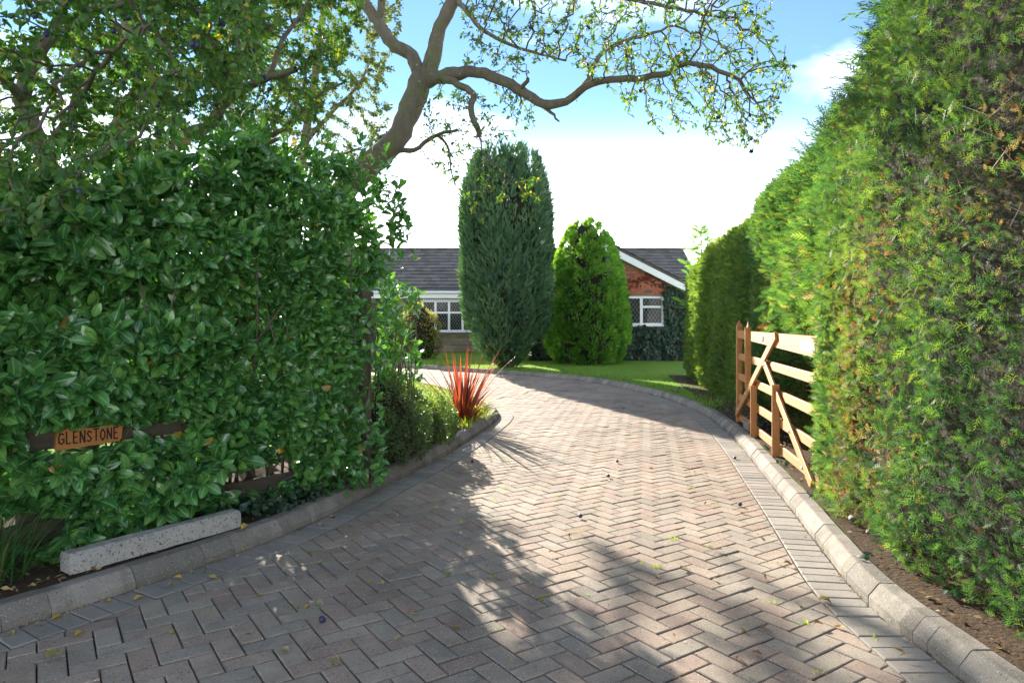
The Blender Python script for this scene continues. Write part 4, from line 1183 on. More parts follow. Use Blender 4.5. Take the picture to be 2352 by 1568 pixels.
# cull leaves by camera projection: pixel windows over the rails, board and gatepost
def in_cull_window(P_):
    uv = proj(P_); u_, v_ = uv[:, 0], uv[:, 1]; jit = r.normal(0, 4, len(P_))
    g1 = (u_ > 66) & (u_ < 430) & (np.abs(v_ - (1022 - (u_ - 66) * 0.115) + jit) < np.where(u_ < 285, 22, 10))
    g2 = (u_ < 150) & (v_ > 1192 + jit) & (v_ < 1252)
    g3 = (u_ > 520) & (u_ < 670) & (np.abs(v_ - (1112 - (u_ - 520) * 0.21) + jit) < 19)
    g4 = (v_ > 1140 + jit) & (u_ > 430) & (u_ < 850) & (v_ > 1255 - (u_ - 430) * 0.36)
    g5 = (u_ > 840) & (u_ < 866) & (v_ > 700) & (v_ < 1140) & (r.random(len(P_)) < 0.5)
    return g1 | g2 | g3 | g4 | g5
ok = ~(in_cull_window(C)); C, D = C[ok], norm(D[ok])
D = D * 1.0
pos, ld, nr, L_, idx = shoots(C, D, 6, (0.085, 0.168), r, (0.8, 1.45))
ok = ~(in_cull_window(pos + ld * L_[:, None] * 0.7) | in_cull_window(pos + ld * L_[:, None]) | in_cull_window(pos)) & (pos[:, 2] + ld[:, 2] * L_ > 0.05)
pos, ld, nr, L_, idx = pos[ok], ld[ok], nr[ok], L_[ok], idx[ok]
L_ = L_ * np.interp((pos[:, :2] - FP) @ fd, [0.2, 1.8], [0.78, 1.0])
tn = np.clip(r.beta(1.3, 1.5, len(pos)) * 0.86 + 0.10 * r.random(len(pos)) ** 3 + 0.05 * (pos[:, 2] > 1.9), 0, 0.96)
tn = np.where(r.random(len(pos)) < 0.006, r.uniform(0.97, 1.0, len(pos)), tn)
# the front-most ones are leaves of their own
front = (pos[:, 0] - FP[0]) * fn[0] + (pos[:, 1] - FP[1]) * fn[1]
uv = proj(pos); vis_ = (uv[:, 0] > 0) & (uv[:, 0] < 930) & (uv[:, 1] > 350)
score = np.where(vis_, (front - np.interp(pos[:, 2], [0, 0.25, 0.6, 1.2, 2.4], [0.1, 0.24, 0.22, 0.12, 0.0])) * 2.0 + L_ * 4 - pos[:, 1] * 0.12, -9)
order = np.argsort(-score); one = order[:300]; rest_ = order[300:]
piece_objects('leaf', LAUREL, pos[one], ld[one], nr[one], L_[one], tn[one], MAT['laurel'], lh)
near_, deep_ = rest_[:7000], rest_[7000:]
for tm_, k_ in ((LAUREL, near_), (LAUREL_IN, deep_)): cloud('foliage', tm_, pos[k_], ld[k_], nr[k_], L_[k_], tn[k_], MAT['laurel'], lh)
st = []
for k in range(70):
    s0 = r.uniform(-0.05, 3.4); ii = r.integers(len(C)); tip = C[ii]; b0 = np.array(fp_(s0, -0.25 + 0.15 * r.standard_normal(), 0.05))
    sb = (tip[:2] - FP) @ fd; b0[:2] = FP + fd * (sb + r.normal(0, 0.25)) + fn * (-0.2 + 0.1 * r.standard_normal())
    pth = catmull([b0, b0 * 0.45 + tip * 0.55 + r.normal(0, 0.06, 3) + [0, 0, 0.1], tip], 0.08); st.append(tube(pth, np.linspace(0.013, 0.004, len(pth)), 6, 0.08))
link('branches', mesh_np('branches', *join(st), MAT['twig'], True), lh)
# laurel further back and beyond the post
def laurel_bush(label, pts, nl, seed, size=(0.08, 0.125)):
    rr_ = np.random.default_rng(seed); e = empty('laurel_shrub', (pts[:, 0].mean(), pts[:, 1].mean(), 0.09)); tag(e, label, 'shrub')
    Dn = norm(np.array((0.25, -0.25, 0.6)) + 0.6 * rr_.standard_normal(pts.shape))
    p_, l_, n2, L2, _ = shoots(pts, Dn, nl, size, rr_)
    cloud('leaves', LAUREL_IN, p_, l_, n2, L2, np.clip(rr_.beta(2.5, 1.8, len(p_)) * 0.95, 0, 0.955), MAT['laurel'], e)
    st = []
    for k in range(26):
        tip = pts[rr_.integers(len(pts))]; b0 = np.array((pts[:, 0].mean() + rr_.normal(0, 0.1), pts[:, 1].mean() + rr_.normal(0, 0.1), 0.03)); pth = catmull([b0, b0 * 0.4 + tip * 0.6 + rr_.normal(0, 0.08, 3), tip], 0.1); st.append(tube(pth, np.linspace(0.012, 0.003, len(pth)), 5))
    link('branches', mesh_np('branches', *join(st), MAT['twig'], True), e)
    return e
p_ = np.array([at(rng.uniform(868, 968) if k % 3 else rng.uniform(868, 915), rng.uniform(640, 880), rng.uniform(6.3, 7.2)) for k in range(120)])
laurel_bush('loose laurel bush with sunlit leaves behind the gatepost', p_, 5, 4)
p_ = np.stack([rng.uniform(-5.5, -1.6, 700), rng.uniform(7.2, 9.0, 700), rng.uniform(0.2, 1.9, 700)], -1); p_ = p_[p_[:, 0] < -1.55 - (p_[:, 1] - 7) * 0.25]
laurel_bush('wide dark laurel thicket behind the fence under the trees', p_, 5, 6)
# ivy at the foot of the post
iv = empty('ground_ivy', (*FP, 0.09)); tag(iv, 'dark ivy creeping along the kerb and up the gatepost', 'ivy')
N = 1500
sv_ = rng.uniform(-0.1, 1.5, N); up_ = rng.random(N) < 0.35
zz = np.where(up_, rng.uniform(0.1, 0.75, N), rng.uniform(0.10, 0.2, N)); oo = np.where(up_, 0.06 + 0.02 * rng.random(N), rng.uniform(-0.1, 0.32, N)); ss_ = np.where(up_, rng.normal(0.06, 0.06, N), sv_)
P = np.stack([FP[0] + fd[0] * ss_ + fn[0] * oo, FP[1] + fd[1] * ss_ + fn[1] * oo, zz], -1)
dk, _, _ = sdist(P[:, :2], KL, NL); P = P[dk < -0.1]; N = len(P)
cloud('leaves', IVYL, P, rnd_unit(N) + [0.2, -0.4, -0.1], np.array((0.3, -0.6, 0.8)) + rng.normal(0, 0.4, (N, 3)), rng.uniform(0.03, 0.055, N), rng.random(N) * 0.9, MAT['ivy'], iv)
q = catmull([fp_(-0.05, 0.055, 0.1), fp_(0.03, 0.055, 0.5), fp_(-0.02, 0.055, 1.0), fp_(0.03, 0.055, 1.5)], 0.08)
link('ivy_stem', mesh_np('ivy_stem', *tube(q, np.linspace(0.012, 0.005, len(q)), 6), MAT['twig'], True), iv)

# ------------------------------------------------------------------ conifer hedges on the right
def hedge(name, label, plan, top, thick, parts, seed, core_in=0.22, bottom=0.09, amp=0.10, back=True, lean=0.0, lean_from=2.9):
    """plan: (Y, X) of the drive-side face; top: (Y, z)"""
    r = np.random.default_rng(seed); e = empty(name, (plan[len(plan) // 2][1] + 0.4, plan[len(plan) // 2][0], 0.09)); tag(e, label, 'hedge')
    pl = np.array(plan, float); tp = np.array(top, float)
    def face(Y, z):
        zt = np.interp(Y, tp[:, 0], tp[:, 1]); x = np.interp(Y, pl[:, 0], pl[:, 1])
        q = np.stack([Y * 1.0, z * 0.7, z * 0], -1)
        x = x - amp * wave3(q, 2.2, seed) - amp * 0.35 * wave3(q, 7.5, seed + 1)
        x = x + 0.14 * np.clip((0.35 - z) / 0.3, 0, 1) ** 1.5 + 0.5 * np.clip((z - zt + 0.55) / 0.55, 0, 1) ** 2
        x = x + lean * np.clip(z - lean_from, 0, 9) * np.clip((Y - 3.2) / 1.5, 0.25, 1)
        return x, zt
    for tm, N, (y0, y1), size, m, deep, dead in parts:
        yy = y0 + (y1 - y0) * r.random(N); zt = np.interp(yy, tp[:, 0], tp[:, 1]); z = bottom + (zt - bottom) * r.random(N)
        x, zt = face(yy, z); ins = np.abs(r.normal(0, deep, N)); tilt = 0.12 * wave3(np.stack([yy, z, z * 0], -1), 12, seed + 5)
        P = np.stack([x + ins - tilt * 0.5, yy, z], -1)
        nrm = norm(np.stack([np.full(N, -1.0), -0.15 + 0.5 * wave3(np.stack([yy, z, z * 0], -1), 5, seed + 2), 0.15 + 0.9 * np.clip((z - zt + 0.5) / 0.5, 0, 1)], -1))
        shag = np.clip(0.15 + 0.9 * wave3(np.stack([yy * 0.8, z, z * 0], -1), 2.4, seed + 9) + 0.35 * (z - 2.2), 0, 1)[:, None]
        d = norm(nrm * (0.35 + 0.5 * shag) + np.array((-0.05, 0.1, 0.3)) + 0.75 * (1 - 0.35 * shag) * r.standard_normal((N, 3)))
        sn = norm(np.array((0.1, -0.75, 0.5)) + 0.6 * r.standard_normal((N, 3)))
        pn = wave3(np.stack([yy, z, z * 0], -1), 3.0, seed + 3)
        t = np.clip(0.42 + 0.22 * pn + 0.26 * r.standard_normal(N), 0.0, 0.85)
        dn = wave3(np.stack([yy * 1.3, z, z * 0], -1), 3.6, seed + 7)
        isd = r.random(N) < dead * np.clip(0.4 + 1.3 * dn, 0.05, 1.1) * np.clip((3.5 - z) / 1.5, 0.15, 1)
        t = np.where(isd, r.uniform(0.875, 1.0, N), t); sz = r.uniform(*size, N) * np.where(isd, 0.75, 1) * (0.75 + 0.6 * shag[:, 0]) * np.clip(yy / 3.6, 0.6, 1)
        P = np.where(isd[:, None], P + np.array((0.05, 0, 0)), P)
        cloud('foliage', tm, P, d, sn, sz, t, m, e, smooth=False)
    # solid sheet added to block light, shade put into its colour: face, top, back
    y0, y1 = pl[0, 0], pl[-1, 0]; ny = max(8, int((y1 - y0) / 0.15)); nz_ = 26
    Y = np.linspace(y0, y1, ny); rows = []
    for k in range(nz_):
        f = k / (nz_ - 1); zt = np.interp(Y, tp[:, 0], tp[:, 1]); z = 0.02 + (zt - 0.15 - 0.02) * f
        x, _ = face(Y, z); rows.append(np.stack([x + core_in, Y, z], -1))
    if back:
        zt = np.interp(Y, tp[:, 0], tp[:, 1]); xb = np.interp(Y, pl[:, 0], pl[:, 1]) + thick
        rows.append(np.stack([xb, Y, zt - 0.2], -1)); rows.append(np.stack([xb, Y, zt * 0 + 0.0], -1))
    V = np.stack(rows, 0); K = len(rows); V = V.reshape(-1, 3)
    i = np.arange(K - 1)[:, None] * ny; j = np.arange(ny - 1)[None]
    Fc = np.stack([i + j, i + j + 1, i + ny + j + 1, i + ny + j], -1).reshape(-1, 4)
    link('dark_core', mesh_np('dark_core', V, Fc, MAT['hedgecore'], True), e)
    return e, face, r


NEAR_PLAN = [(0.6, 2.1), (2.0, 2.06), (3.0, 1.97), (4.0, 1.99), (4.5, 2.05), (4.8, 2.15), (5.2, 2.30), (5.48, 2.42), (5.72, 2.75), (6.2, 2.98)]
h1, face1, r = hedge('conifer_hedge', 'tall shaggy cypress hedge with brown patches beside the gate heel', NEAR_PLAN, [(0.6, 4.7), (3.0, 4.6), (4.5, 4.4), (5.2, 4.2), (6.2, 3.75)], 1.6,
                     [(SPRAY_NEAR, 18000, (1.2, 6.1), (0.065, 0.125), MAT['leyland'], 0.09, 0.46), (SPRAY_NEAR, 17000, (1.8, 5.7), (0.045, 0.09), MAT['leyland'], 0.04, 0.55)], 101, amp=0.05, lean=0.62, lean_from=2.65)
h2, face2, r2 = hedge('conifer_hedge', 'sunlit cypress hedge standing behind the open timber gate', [(6.0, 2.98), (6.6, 3.02), (7.4, 3.04), (8.3, 3.08), (8.9, 3.10), (9.3, 3.2), (9.55, 3.6)], [(6.0, 3.7), (7.4, 3.35), (8.6, 3.2), (9.4, 3.1)], 1.4,
                      [(SPRAY_MID, 12000, (6.0, 9.5), (0.07, 0.13), MAT['leyland'], 0.07, 0.35), (SPRAY_MID, 7000, (6.6, 9.5), (0.05, 0.09), MAT['leyland'], 0.03, 0.5)], 202, amp=0.05)
# growth bulging over the top bar of the gate
N = 3600
yy = rng.uniform(5.5, 8.3, N); zz = rng.uniform(1.22, 2.6, N); xx = np.interp(yy, [5.5, 6.3, 7.3, 8.3], [2.46, 2.58, 2.82, 3.04]) + np.abs(rng.normal(0, 0.14, N)) + 0.12 * wave3(np.stack([yy, zz, zz * 0], -1), 5, 9) + np.abs(zz - 1.7) ** 2 * 0.22
cloud('overhang', SPRAY_MID, np.stack([xx, yy, zz], -1), norm(np.array((-0.75, -0.05, 0.25)) + 0.45 * rng.standard_normal((N, 3))), norm(np.array((0.1, -0.7, 0.5)) + 0.6 * rng.standard_normal((N, 3))), rng.uniform(0.10, 0.18, N),
      np.where(rng.random(N) < 0.06, rng.uniform(0.875, 1, N), np.clip(0.5 + 0.2 * rng.standard_normal(N), 0, 0.85)), MAT['leyland'], h2)
N = 3000
yy = rng.uniform(4.7, 5.3, N); zz = 0.30 + 1.45 * rng.random(N)
cloud('overhang', SPRAY_MID, np.stack([0.443 * yy + 0.05 * np.abs(rng.standard_normal(N)), yy, zz], -1), norm(np.array((-0.4, -0.05, 0.3)) + 0.6 * rng.standard_normal((N, 3))), norm(np.array((0.1, -0.7, 0.5)) + 0.6 * rng.standard_normal((N, 3))), rng.uniform(0.05, 0.09, N),
      np.where(rng.random(N) < 0.10, rng.uniform(0.875, 1, N), np.clip(0.45 + 0.2 * rng.standard_normal(N), 0, 0.85)), MAT['leyland'], h1)
# long feathery shoots standing off the top and the drive side
for h_, fc_, (ya, yb), N in ((h1, face1, (3.6, 6.1), 300), (h2, face2, (6.0, 8.3), 150)):
    yy = rng.uniform(ya, yb, N); _, zt = fc_(yy, yy * 0 + 1); zz = zt - 0.95 * rng.random(N) ** 1.5; x_, _ = fc_(yy, zz)
    d = norm(np.array((-0.8, 0.2, 0.42)) + 0.28 * rng.standard_normal((N, 3)))
    cloud('loose_shoots', SPRAY_NEAR, np.stack([x_ + 0.06, yy, zz], -1), d, norm(np.array((0.2, -0.6, 0.6)) + 0.5 * rng.standard_normal((N, 3))), np.stack([rng.uniform(0.2, 0.42, N), rng.uniform(0.12, 0.2, N), rng.uniform(0.12, 0.2, N)], -1), np.clip(0.4 + 0.2 * rng.standard_normal(N), 0, 0.8), MAT['leyland'], h_, smooth=False)
# pale dead twigs showing on the near face and stems at its foot
A_, B_, ra = [], [], []
N = 900
yy = rng.uniform(1.8, 6.0, N); zz = rng.uniform(0.3, 3.6, N); keep = wave3(np.stack([yy * 1.3, zz, zz * 0], -1), 3.6, 108) > 0.1; yy, zz = yy[keep], zz[keep]; x_, _ = face1(yy, zz); N = len(yy)
A_ = np.stack([x_ + 0.07, yy, zz], -1); B_ = A_ + norm(np.array((-0.5, 0, 0.15)) + 0.8 * rng.standard_normal((N, 3))) * rng.uniform(0.06, 0.2, N)[:, None]
V1 = frusta(A_, B_, np.full(N, 0.0024), np.full(N, 0.0012), 3)
link('dead_twigs', mesh_np('dead_twigs', *V1, MAT['deadtwig']), h1)['kind'] = 'stuff'
st = []
for k in range(16):
    y_ = 1.4 + k * 0.32 + rng.normal(0, 0.05); x_ = float(face1(np.array([y_]), np.array([0.5]))[0][0]) + 0.32
    pth = catmull([(x_ + 0.1, y_, 0.0), (x_, y_ + rng.normal(0, .05), 0.3), (x_ - 0.05, y_ + rng.normal(0, .1), 0.8)], 0.1); st.append(tube(pth, np.linspace(0.03, 0.015, len(pth)), 6, 0.1))
link('stems', mesh_np('stems', *join(st), MAT['bark'], True), h1)
h3, face3, r3 = hedge('clipped_hedge', 'neatly clipped shaded hedge running along the lawn to the house', [(9.75, 3.62), (10.0, 3.38), (10.8, 3.36), (12.0, 3.46), (13.4, 3.62), (13.9, 3.85)], [(9.7, 3.02), (11, 2.98), (13.9, 2.85)], 1.3,
                      [(SPRAY_FAR, 13000, (9.75, 13.9), (0.09, 0.16), MAT['clipped'], 0.05, 0.06)], 303, 0.14, amp=0.06)
h4, face4, r4 = hedge('clipped_hedge', 'rounded end of the clipped hedge nearest the house with a sunlit edge', [(13.95, 3.98), (14.2, 3.72), (15.0, 3.82), (16.0, 4.02), (16.5, 4.3)], [(13.9, 2.78), (15.2, 2.75), (16.5, 2.55)], 1.2,
                      [(SPRAY_FAR, 7500, (13.95, 16.5), (0.09, 0.16), MAT['clipped'], 0.05, 0.06)], 404, 0.14, amp=0.05)
# thin young conifer rising behind the hedge end
sp = empty('young_conifer', (4.75, 17.6, 0.09)); tag(sp, 'wispy young conifer rising behind the end of the clipped hedge', 'conifer')
N = 420; zz = rng.uniform(1.6, 3.75, N); rr_ = np.interp(zz, [1.6, 2.9, 3.8], [0.55, 0.35, 0.03]) * rng.random(N); a = rng.uniform(0, 6.28, N)
cloud('crown', SPRAY_MID, np.stack([4.75 + rr_ * np.cos(a), 17.6 + rr_ * np.sin(a), zz], -1), norm(np.stack([np.cos(a), np.sin(a), np.full(N, 0.35)], -1) + 0.3 * rng.standard_normal((N, 3))), rnd_unit(N) + [0, 0, 1], rng.uniform(0.15, 0.32, N), rng.uniform(0.5, 1, N) * 0.7, MAT['golden'], sp)
link('trunk', mesh_np('trunk', *tube([(4.75, 17.6, 0), (4.75, 17.6, 2), (4.77, 17.6, 4.0)], [0.05, 0.03, 0.004], 6), MAT['bark'], True), sp)

# ------------------------------------------------------------------ trees
def colonize(seeds, attr_pts, step, infl, kill, iters, r, bias=(0, 0, 0), jit=0.25):
    """twigs that grow out from the limbs towards free space: nodes, parents"""
    pos = [np.asarray(p, float) for p in seeds[0]]; par = list(seeds[1]); nseed = len(pos)
    Aa = np.asarray(attr_pts, float); P = np.array(pos)
    nd = np.full(len(Aa), 1e9); ni = np.zeros(len(Aa), int)
    def upd(new, base):
        nonlocal nd, ni
        for a in range(0, len(new), 400):
            D = np.linalg.norm(Aa[:, None] - new[None, a:a + 400], axis=2); k = D.argmin(1); dm = D[np.arange(len(Aa)), k]
            b = dm < nd; nd = np.where(b, dm, nd); ni = np.where(b, k + base + a, ni)
    upd(P, 0)
    for it in range(iters):
        act = nd < infl
        if not act.any():
            infl *= 1.5
            if infl > 6: break
            continue
        dirs = norm(Aa[act] - P[ni[act]]); ids, inv = np.unique(ni[act], return_inverse=True)
        acc = np.zeros((len(ids), 3)); np.add.at(acc, inv, dirs)
        d = norm(norm(acc) + np.array(bias) + jit * r.standard_normal(acc.shape))
        new = P[ids] + d * step
        base = len(P); P = np.vstack([P, new]); par += list(ids)
        upd(new, base)
        k = nd > kill; Aa, nd, ni = Aa[k], nd[k], ni[k]
        if not len(Aa): break
    return P, np.array(par), nseed


def limb_tree(name, label, limbs, attrs, m_leaf, leaf, lsize, nleaf, seed, step=0.09, infl=0.7, kill=0.13, iters=70, tip=0.0022, sides=10, bias=(0, 0, -0.05), jit=0.3, singles=0, plums=0, tshift=0.0, twig_from=0.12, droop=0.45, base=None):
    """limbs: list of (points, r0, r1); attrs: points the twigs grow to fill"""
    r = np.random.default_rng(seed)
    e = empty(name, base if base is not None else (limbs[0][0][0][0], limbs[0][0][0][1], 0.0)); tag(e, label, 'tree')
    tubes, sp, spar = [], [], []
    for i, (pts, r0, r1) in enumerate(limbs):
        pth = catmull(pts, step); n_ = len(pth); pth[1:-1] += r.normal(0, 0.006, (n_ - 2, 3))
        rad = r0 + (r1 - r0) * np.linspace(0, 1, n_) ** 0.8
        tubes.append(tube(pth, rad * (1 + 0.09 * wave3(pth, 11, seed + i)), sides + 2 if r0 > 0.03 else 6, 0.05))
        b0 = len(sp)
        for k, q in enumerate(pth):
            if k < n_ * twig_from and r0 > 0.08: continue
            sp.append(q); spar.append(-1)
    link('trunk', mesh_np('trunk', *join(tubes), MAT['bark'], True), e)
    P, par, ns_ = colonize((sp, spar), attrs, step, infl, kill, iters, r, bias, jit)
    n_ = len(P); w = np.zeros(n_); kids = np.zeros(n_, int)
    for i in range(n_ - 1, ns_ - 1, -1):
        if w[i] == 0: w[i] = tip ** 2.3
        w[par[i]] += w[i]; kids[par[i]] += 1
    rad = np.minimum(np.maximum(w, tip ** 2.3) ** (1 / 2.3), 0.05)
    i = np.arange(ns_, n_); rp_ = np.minimum(rad[par[i]], rad[i] * 1.6)
    big = rad[i] > 0.006
    parts_ = [frusta(P[par[i[b]]], P[i[b]], rp_[b], rad[i[b]], sd) for b, sd in ((big, 5), (~big, 3)) if b.any()]
    link('twigs', mesh_np('twigs', *join(parts_), MAT['twig']), e)
    thin = np.where((rad < 0.0062) & (np.arange(n_) >= ns_))[0]
    pick = r.choice(thin, nleaf)
    dirn = norm(P[pick] - P[par[pick]])
    pos = P[pick] - dirn * (step * r.random(nleaf))[:, None] + r.normal(0, 0.012 + 0.10 * max(0.0, step - 0.1), (nleaf, 3)); d = norm(dirn * 0.5 + 0.8 * r.standard_normal((nleaf, 3)) + np.array((0, 0, -droop)))
    nr = norm(np.array((0, 0, 0.6)) + 0.8 * r.standard_normal((nleaf, 3))); L_ = r.uniform(*lsize, nleaf)
    t = np.clip(r.beta(2, 2.3, nleaf) + tshift, 0, 0.94); t = np.where(r.random(nleaf) < 0.012, r.uniform(0.95, 1, nleaf), t)
    uv = proj(pos); sc_ = np.where((uv[:, 0] > 0) & (uv[:, 0] < 2352) & (uv[:, 1] > 0), L_ / np.maximum(pos[:, 1], 0.5), -1)
    o_ = np.argsort(-sc_); a, b = o_[:singles], o_[singles:]
    if singles: piece_objects('leaf', leaf, pos[a], d[a], nr[a], L_[a], t[a], m_leaf, e)
    cloud('crown', leaf, pos[b], d[b], nr[b], L_[b], t[b], m_leaf, e)
    if plums:
        V, Fc = [], []
        for i_ in range(7):
            th = math.pi * i_ / 6
            for j in range(9): ph_ = j / 9 * 6.283; V.append((0.014 * math.sin(th) * math.cos(ph_), 0.014 * math.sin(th) * math.sin(ph_), 0.0175 * math.cos(th)))
        Fc = [(i_ * 9 + j, (i_ + 1) * 9 + j, (i_ + 1) * 9 + (j + 1) % 9, i_ * 9 + (j + 1) % 9) for i_ in range(6) for j in range(9)]
        pm = mesh_np('plum', np.array(V), np.array(Fc), MAT['plum'], True)
        uvp = proj(P[thin]); c_ = thin[(uvp[:, 0] > 60) & (uvp[:, 0] < 2000) & (uvp[:, 1] > 15) & (P[thin][:, 1] < np.percentile(P[thin][:, 1], 60))]
        inv = PINV(e)
        for q in r.choice(c_, plums, replace=False):
            for z_ in range(1 + (r.random() < 0.3)):
                o = bpy.data.objects.new('plum', pm); COL.objects.link(o); o.parent = e; o.matrix_parent_inverse = inv
                o.location = P[q] + np.array((0.02 * z_, 0.012 * z_, -0.022)); o.rotation_euler = (r.normal(0, 0.3), r.normal(0, 0.3), 0); sc_2 = r.uniform(0.85, 1.15); o.scale = (sc_2,) * 3
    return e, P


def fill(poly, ya, yb, N, seed, power=1.0):
    """points in an image-pixel polygon between two distances"""
    r = np.random.default_rng(seed); pg = np.array(poly, float); lo, hi = pg.min(0), pg.max(0); out_ = []
    while len(out_) < N:
        q = lo + (hi - lo) * r.random(2); c = False; j = len(pg) - 1
        for i in range(len(pg)):
            if (pg[i, 1] > q[1]) != (pg[j, 1] > q[1]) and q[0] < (pg[j, 0] - pg[i, 0]) * (q[1] - pg[i, 1]) / (pg[j, 1] - pg[i, 1]) + pg[i, 0]: c = not c
            j = i
        if c: out_.append(at(q[0], q[1], ya + (yb - ya) * r.random() ** power))
    return np.array(out_)


def lp(*pts): return [at(*p) for p in pts]

# leaning damson whose limb reaches over the drive
T0 = at(775, 520, 8.0); T0 = np.array((T0[0] - 0.15, 8.1, 0.0))
limbs = [([T0, at(772, 560, 8.05), at(790, 440, 8.0), at(850, 380, 7.95), at(912, 318, 7.9), at(950, 235, 7.9), at(968, 180, 7.9)], 0.185, 0.125),
         (lp((968, 185, 7.9), (945, 130, 7.95), (900, 100, 8.0), (868, 50, 8.1), (815, -20, 8.2), (760, -120, 8.4)), 0.085, 0.045),
         (lp((868, 55, 8.1), (878, 0, 8.0), (890, -120, 8.0)), 0.05, 0.03),
         (lp((972, 190, 7.9), (995, 130, 7.85), (1010, 60, 7.8), (1045, -5, 7.75), (1080, -120, 7.7)), 0.10, 0.06),
         (lp((975, 175, 7.9), (978, 150, 7.82), (980, 128, 7.8)), 0.03, 0.022),
         (lp((975, 190, 7.9), (1030, 172, 7.75), (1100, 168, 7.55), (1150, 185, 7.4), (1200, 212, 7.3), (1248, 240, 7.2), (1300, 234, 7.15), (1330, 210, 7.1), (1375, 186, 7.05), (1440, 182, 6.95), (1520, 172, 6.85), (1565, 150, 6.8), (1620, 150, 6.75), (1700, 185, 6.7)), 0.078, 0.018),
         (lp((1328, 212, 7.1), (1350, 185, 7.2), (1370, 140, 7.3), (1410, 105, 7.4), (1470, 85, 7.5), (1550, 60, 7.5)), 0.034, 0.012),
         (lp((1225, 228, 7.25), (1255, 250, 7.22), (1272, 268, 7.2), (1285, 280, 7.2)), 0.03, 0.008),
         (lp((1195, 210, 7.3), (1205, 195, 7.2), (1212, 180, 7.15)), 0.026, 0.02),
         (lp((1020, 180, 7.75), (1060, 200, 7.6), (1088, 215, 7.5), (1082, 250, 7.45), (1095, 295, 7.4), (1100, 315, 7.4)), 0.045, 0.03),
         (lp((1100, 312, 7.4), (1110, 350, 7.35), (1150, 390, 7.3), (1190, 420, 7.25)), 0.012, 0.005),
         (lp((905, 345, 7.95), (950, 345, 7.8), (985, 322, 7.7), (1010, 308, 7.65), (1050, 300, 7.6)), 0.034, 0.016),
         (lp((1005, 312, 7.65), (1030, 340, 7.6), (1035, 390, 7.55), (1048, 430, 7.5)), 0.018, 0.006),
         (lp((1045, -5, 7.75), (1075, 30, 7.5), (1110, 70, 7.3), (1190, 110, 7.2), (1300, 140, 7.1)), 0.035, 0.01),
         (lp((1080, -120, 7.7), (1200, -60, 7.5), (1350, -20, 7.3), (1500, 10, 7.2), (1650, 40, 7.1)), 0.05, 0.012),
         (lp((1200, -60, 7.5), (1330, -150, 7.3), (1500, -180, 7.1)), 0.035, 0.012)]
att = np.vstack([fill([(1060, -220), (1600, -230), (1760, -60), (1765, 60), (1830, 130), (1800, 240), (1740, 330), (1640, 300), (1560, 230), (1440, 190), (1330, 170), (1250, 150), (1060, 130)], 6.2, 7.9, 3000, 1),
                 fill([(1480, 180), (1790, 190), (1720, 375), (1600, 300), (1500, 270)], 6.4, 7.2, 230, 2),
                 fill([(1380, 195), (1480, 190), (1560, 310), (1440, 275)], 6.7, 7.2, 80, 3),
                 fill([(970, 190), (1180, 210), (1220, 300), (1110, 340), (985, 400), (960, 290)], 7.2, 7.8, 520, 4),
                 fill([(1070, 370), (1240, 390), (1255, 470), (1120, 480), (1080, 530)], 7.1, 7.4, 240, 5),
                 fill([(1000, 330), (1070, 330), (1060, 440), (1020, 430)], 7.4, 7.7, 60, 6),
                 fill([(780, -220), (1060, -220), (1050, -40), (840, -40)], 7.4, 8.6, 300, 7)])
dt, PT = limb_tree('damson_tree', 'leaning damson tree whose long bare limb arches over the drive', limbs, att, MAT['damson'], PLUM_SMALL, (0.036, 0.058), 10000, 51, infl=0.7, kill=0.12, tip=0.0034, singles=120, plums=34, tshift=0.10, bias=(0.22, 0, -0.12), jit=0.38)
# near damson at the left, full of fruit
limbs = [([np.array((-3.25, 5.3, 0.0)), at(250, 600, 5.0), at(219, 510, 4.95), at(157, 437, 4.9), at(106, 364, 4.85), at(73, 284, 4.8), at(45, 225, 4.75)], 0.075, 0.05),
         (lp((45, 225, 4.75), (73, 146, 4.8), (120, 80, 4.9), (145, 10, 5.0), (160, -150, 5.1)), 0.05, 0.028), (lp((48, 230, 4.75), (0, 170, 4.5), (-60, 80, 4.3), (-120, -60, 4.2)), 0.035, 0.015),
         (lp((108, 345, 4.85), (153, 277, 4.7), (200, 200, 4.4), (260, 120, 4.2), (330, 60, 4.0)), 0.03, 0.01), (lp((120, 80, 4.9), (220, 30, 4.6), (340, 0, 4.4), (470, 30, 4.2)), 0.028, 0.009), (lp((145, 0, 5.0), (300, -80, 4.6), (480, -60, 4.3), (600, 0, 4.2)), 0.03, 0.009)]
att = np.vstack([fill([(-350, -320), (640, -320), (660, 40), (560, 190), (420, 300), (300, 400), (90, 470), (-350, 480)], 3.3, 5.4, 1500, 11), fill([(250, -60), (640, -60), (600, 200), (380, 300), (300, 200)], 3.6, 4.8, 420, 12), fill([(-60, 330), (170, 330), (260, 430), (120, 560), (-60, 560)], 3.0, 3.7, 170, 13)])
limb_tree('damson_tree', 'near damson tree at the left with blue fruit among green leaves', limbs, att, MAT['damson'], PLUM, (0.038, 0.066), 16000, 52, tip=0.003, step=0.08, infl=0.7, kill=0.12, singles=180, plums=30, tshift=-0.02)
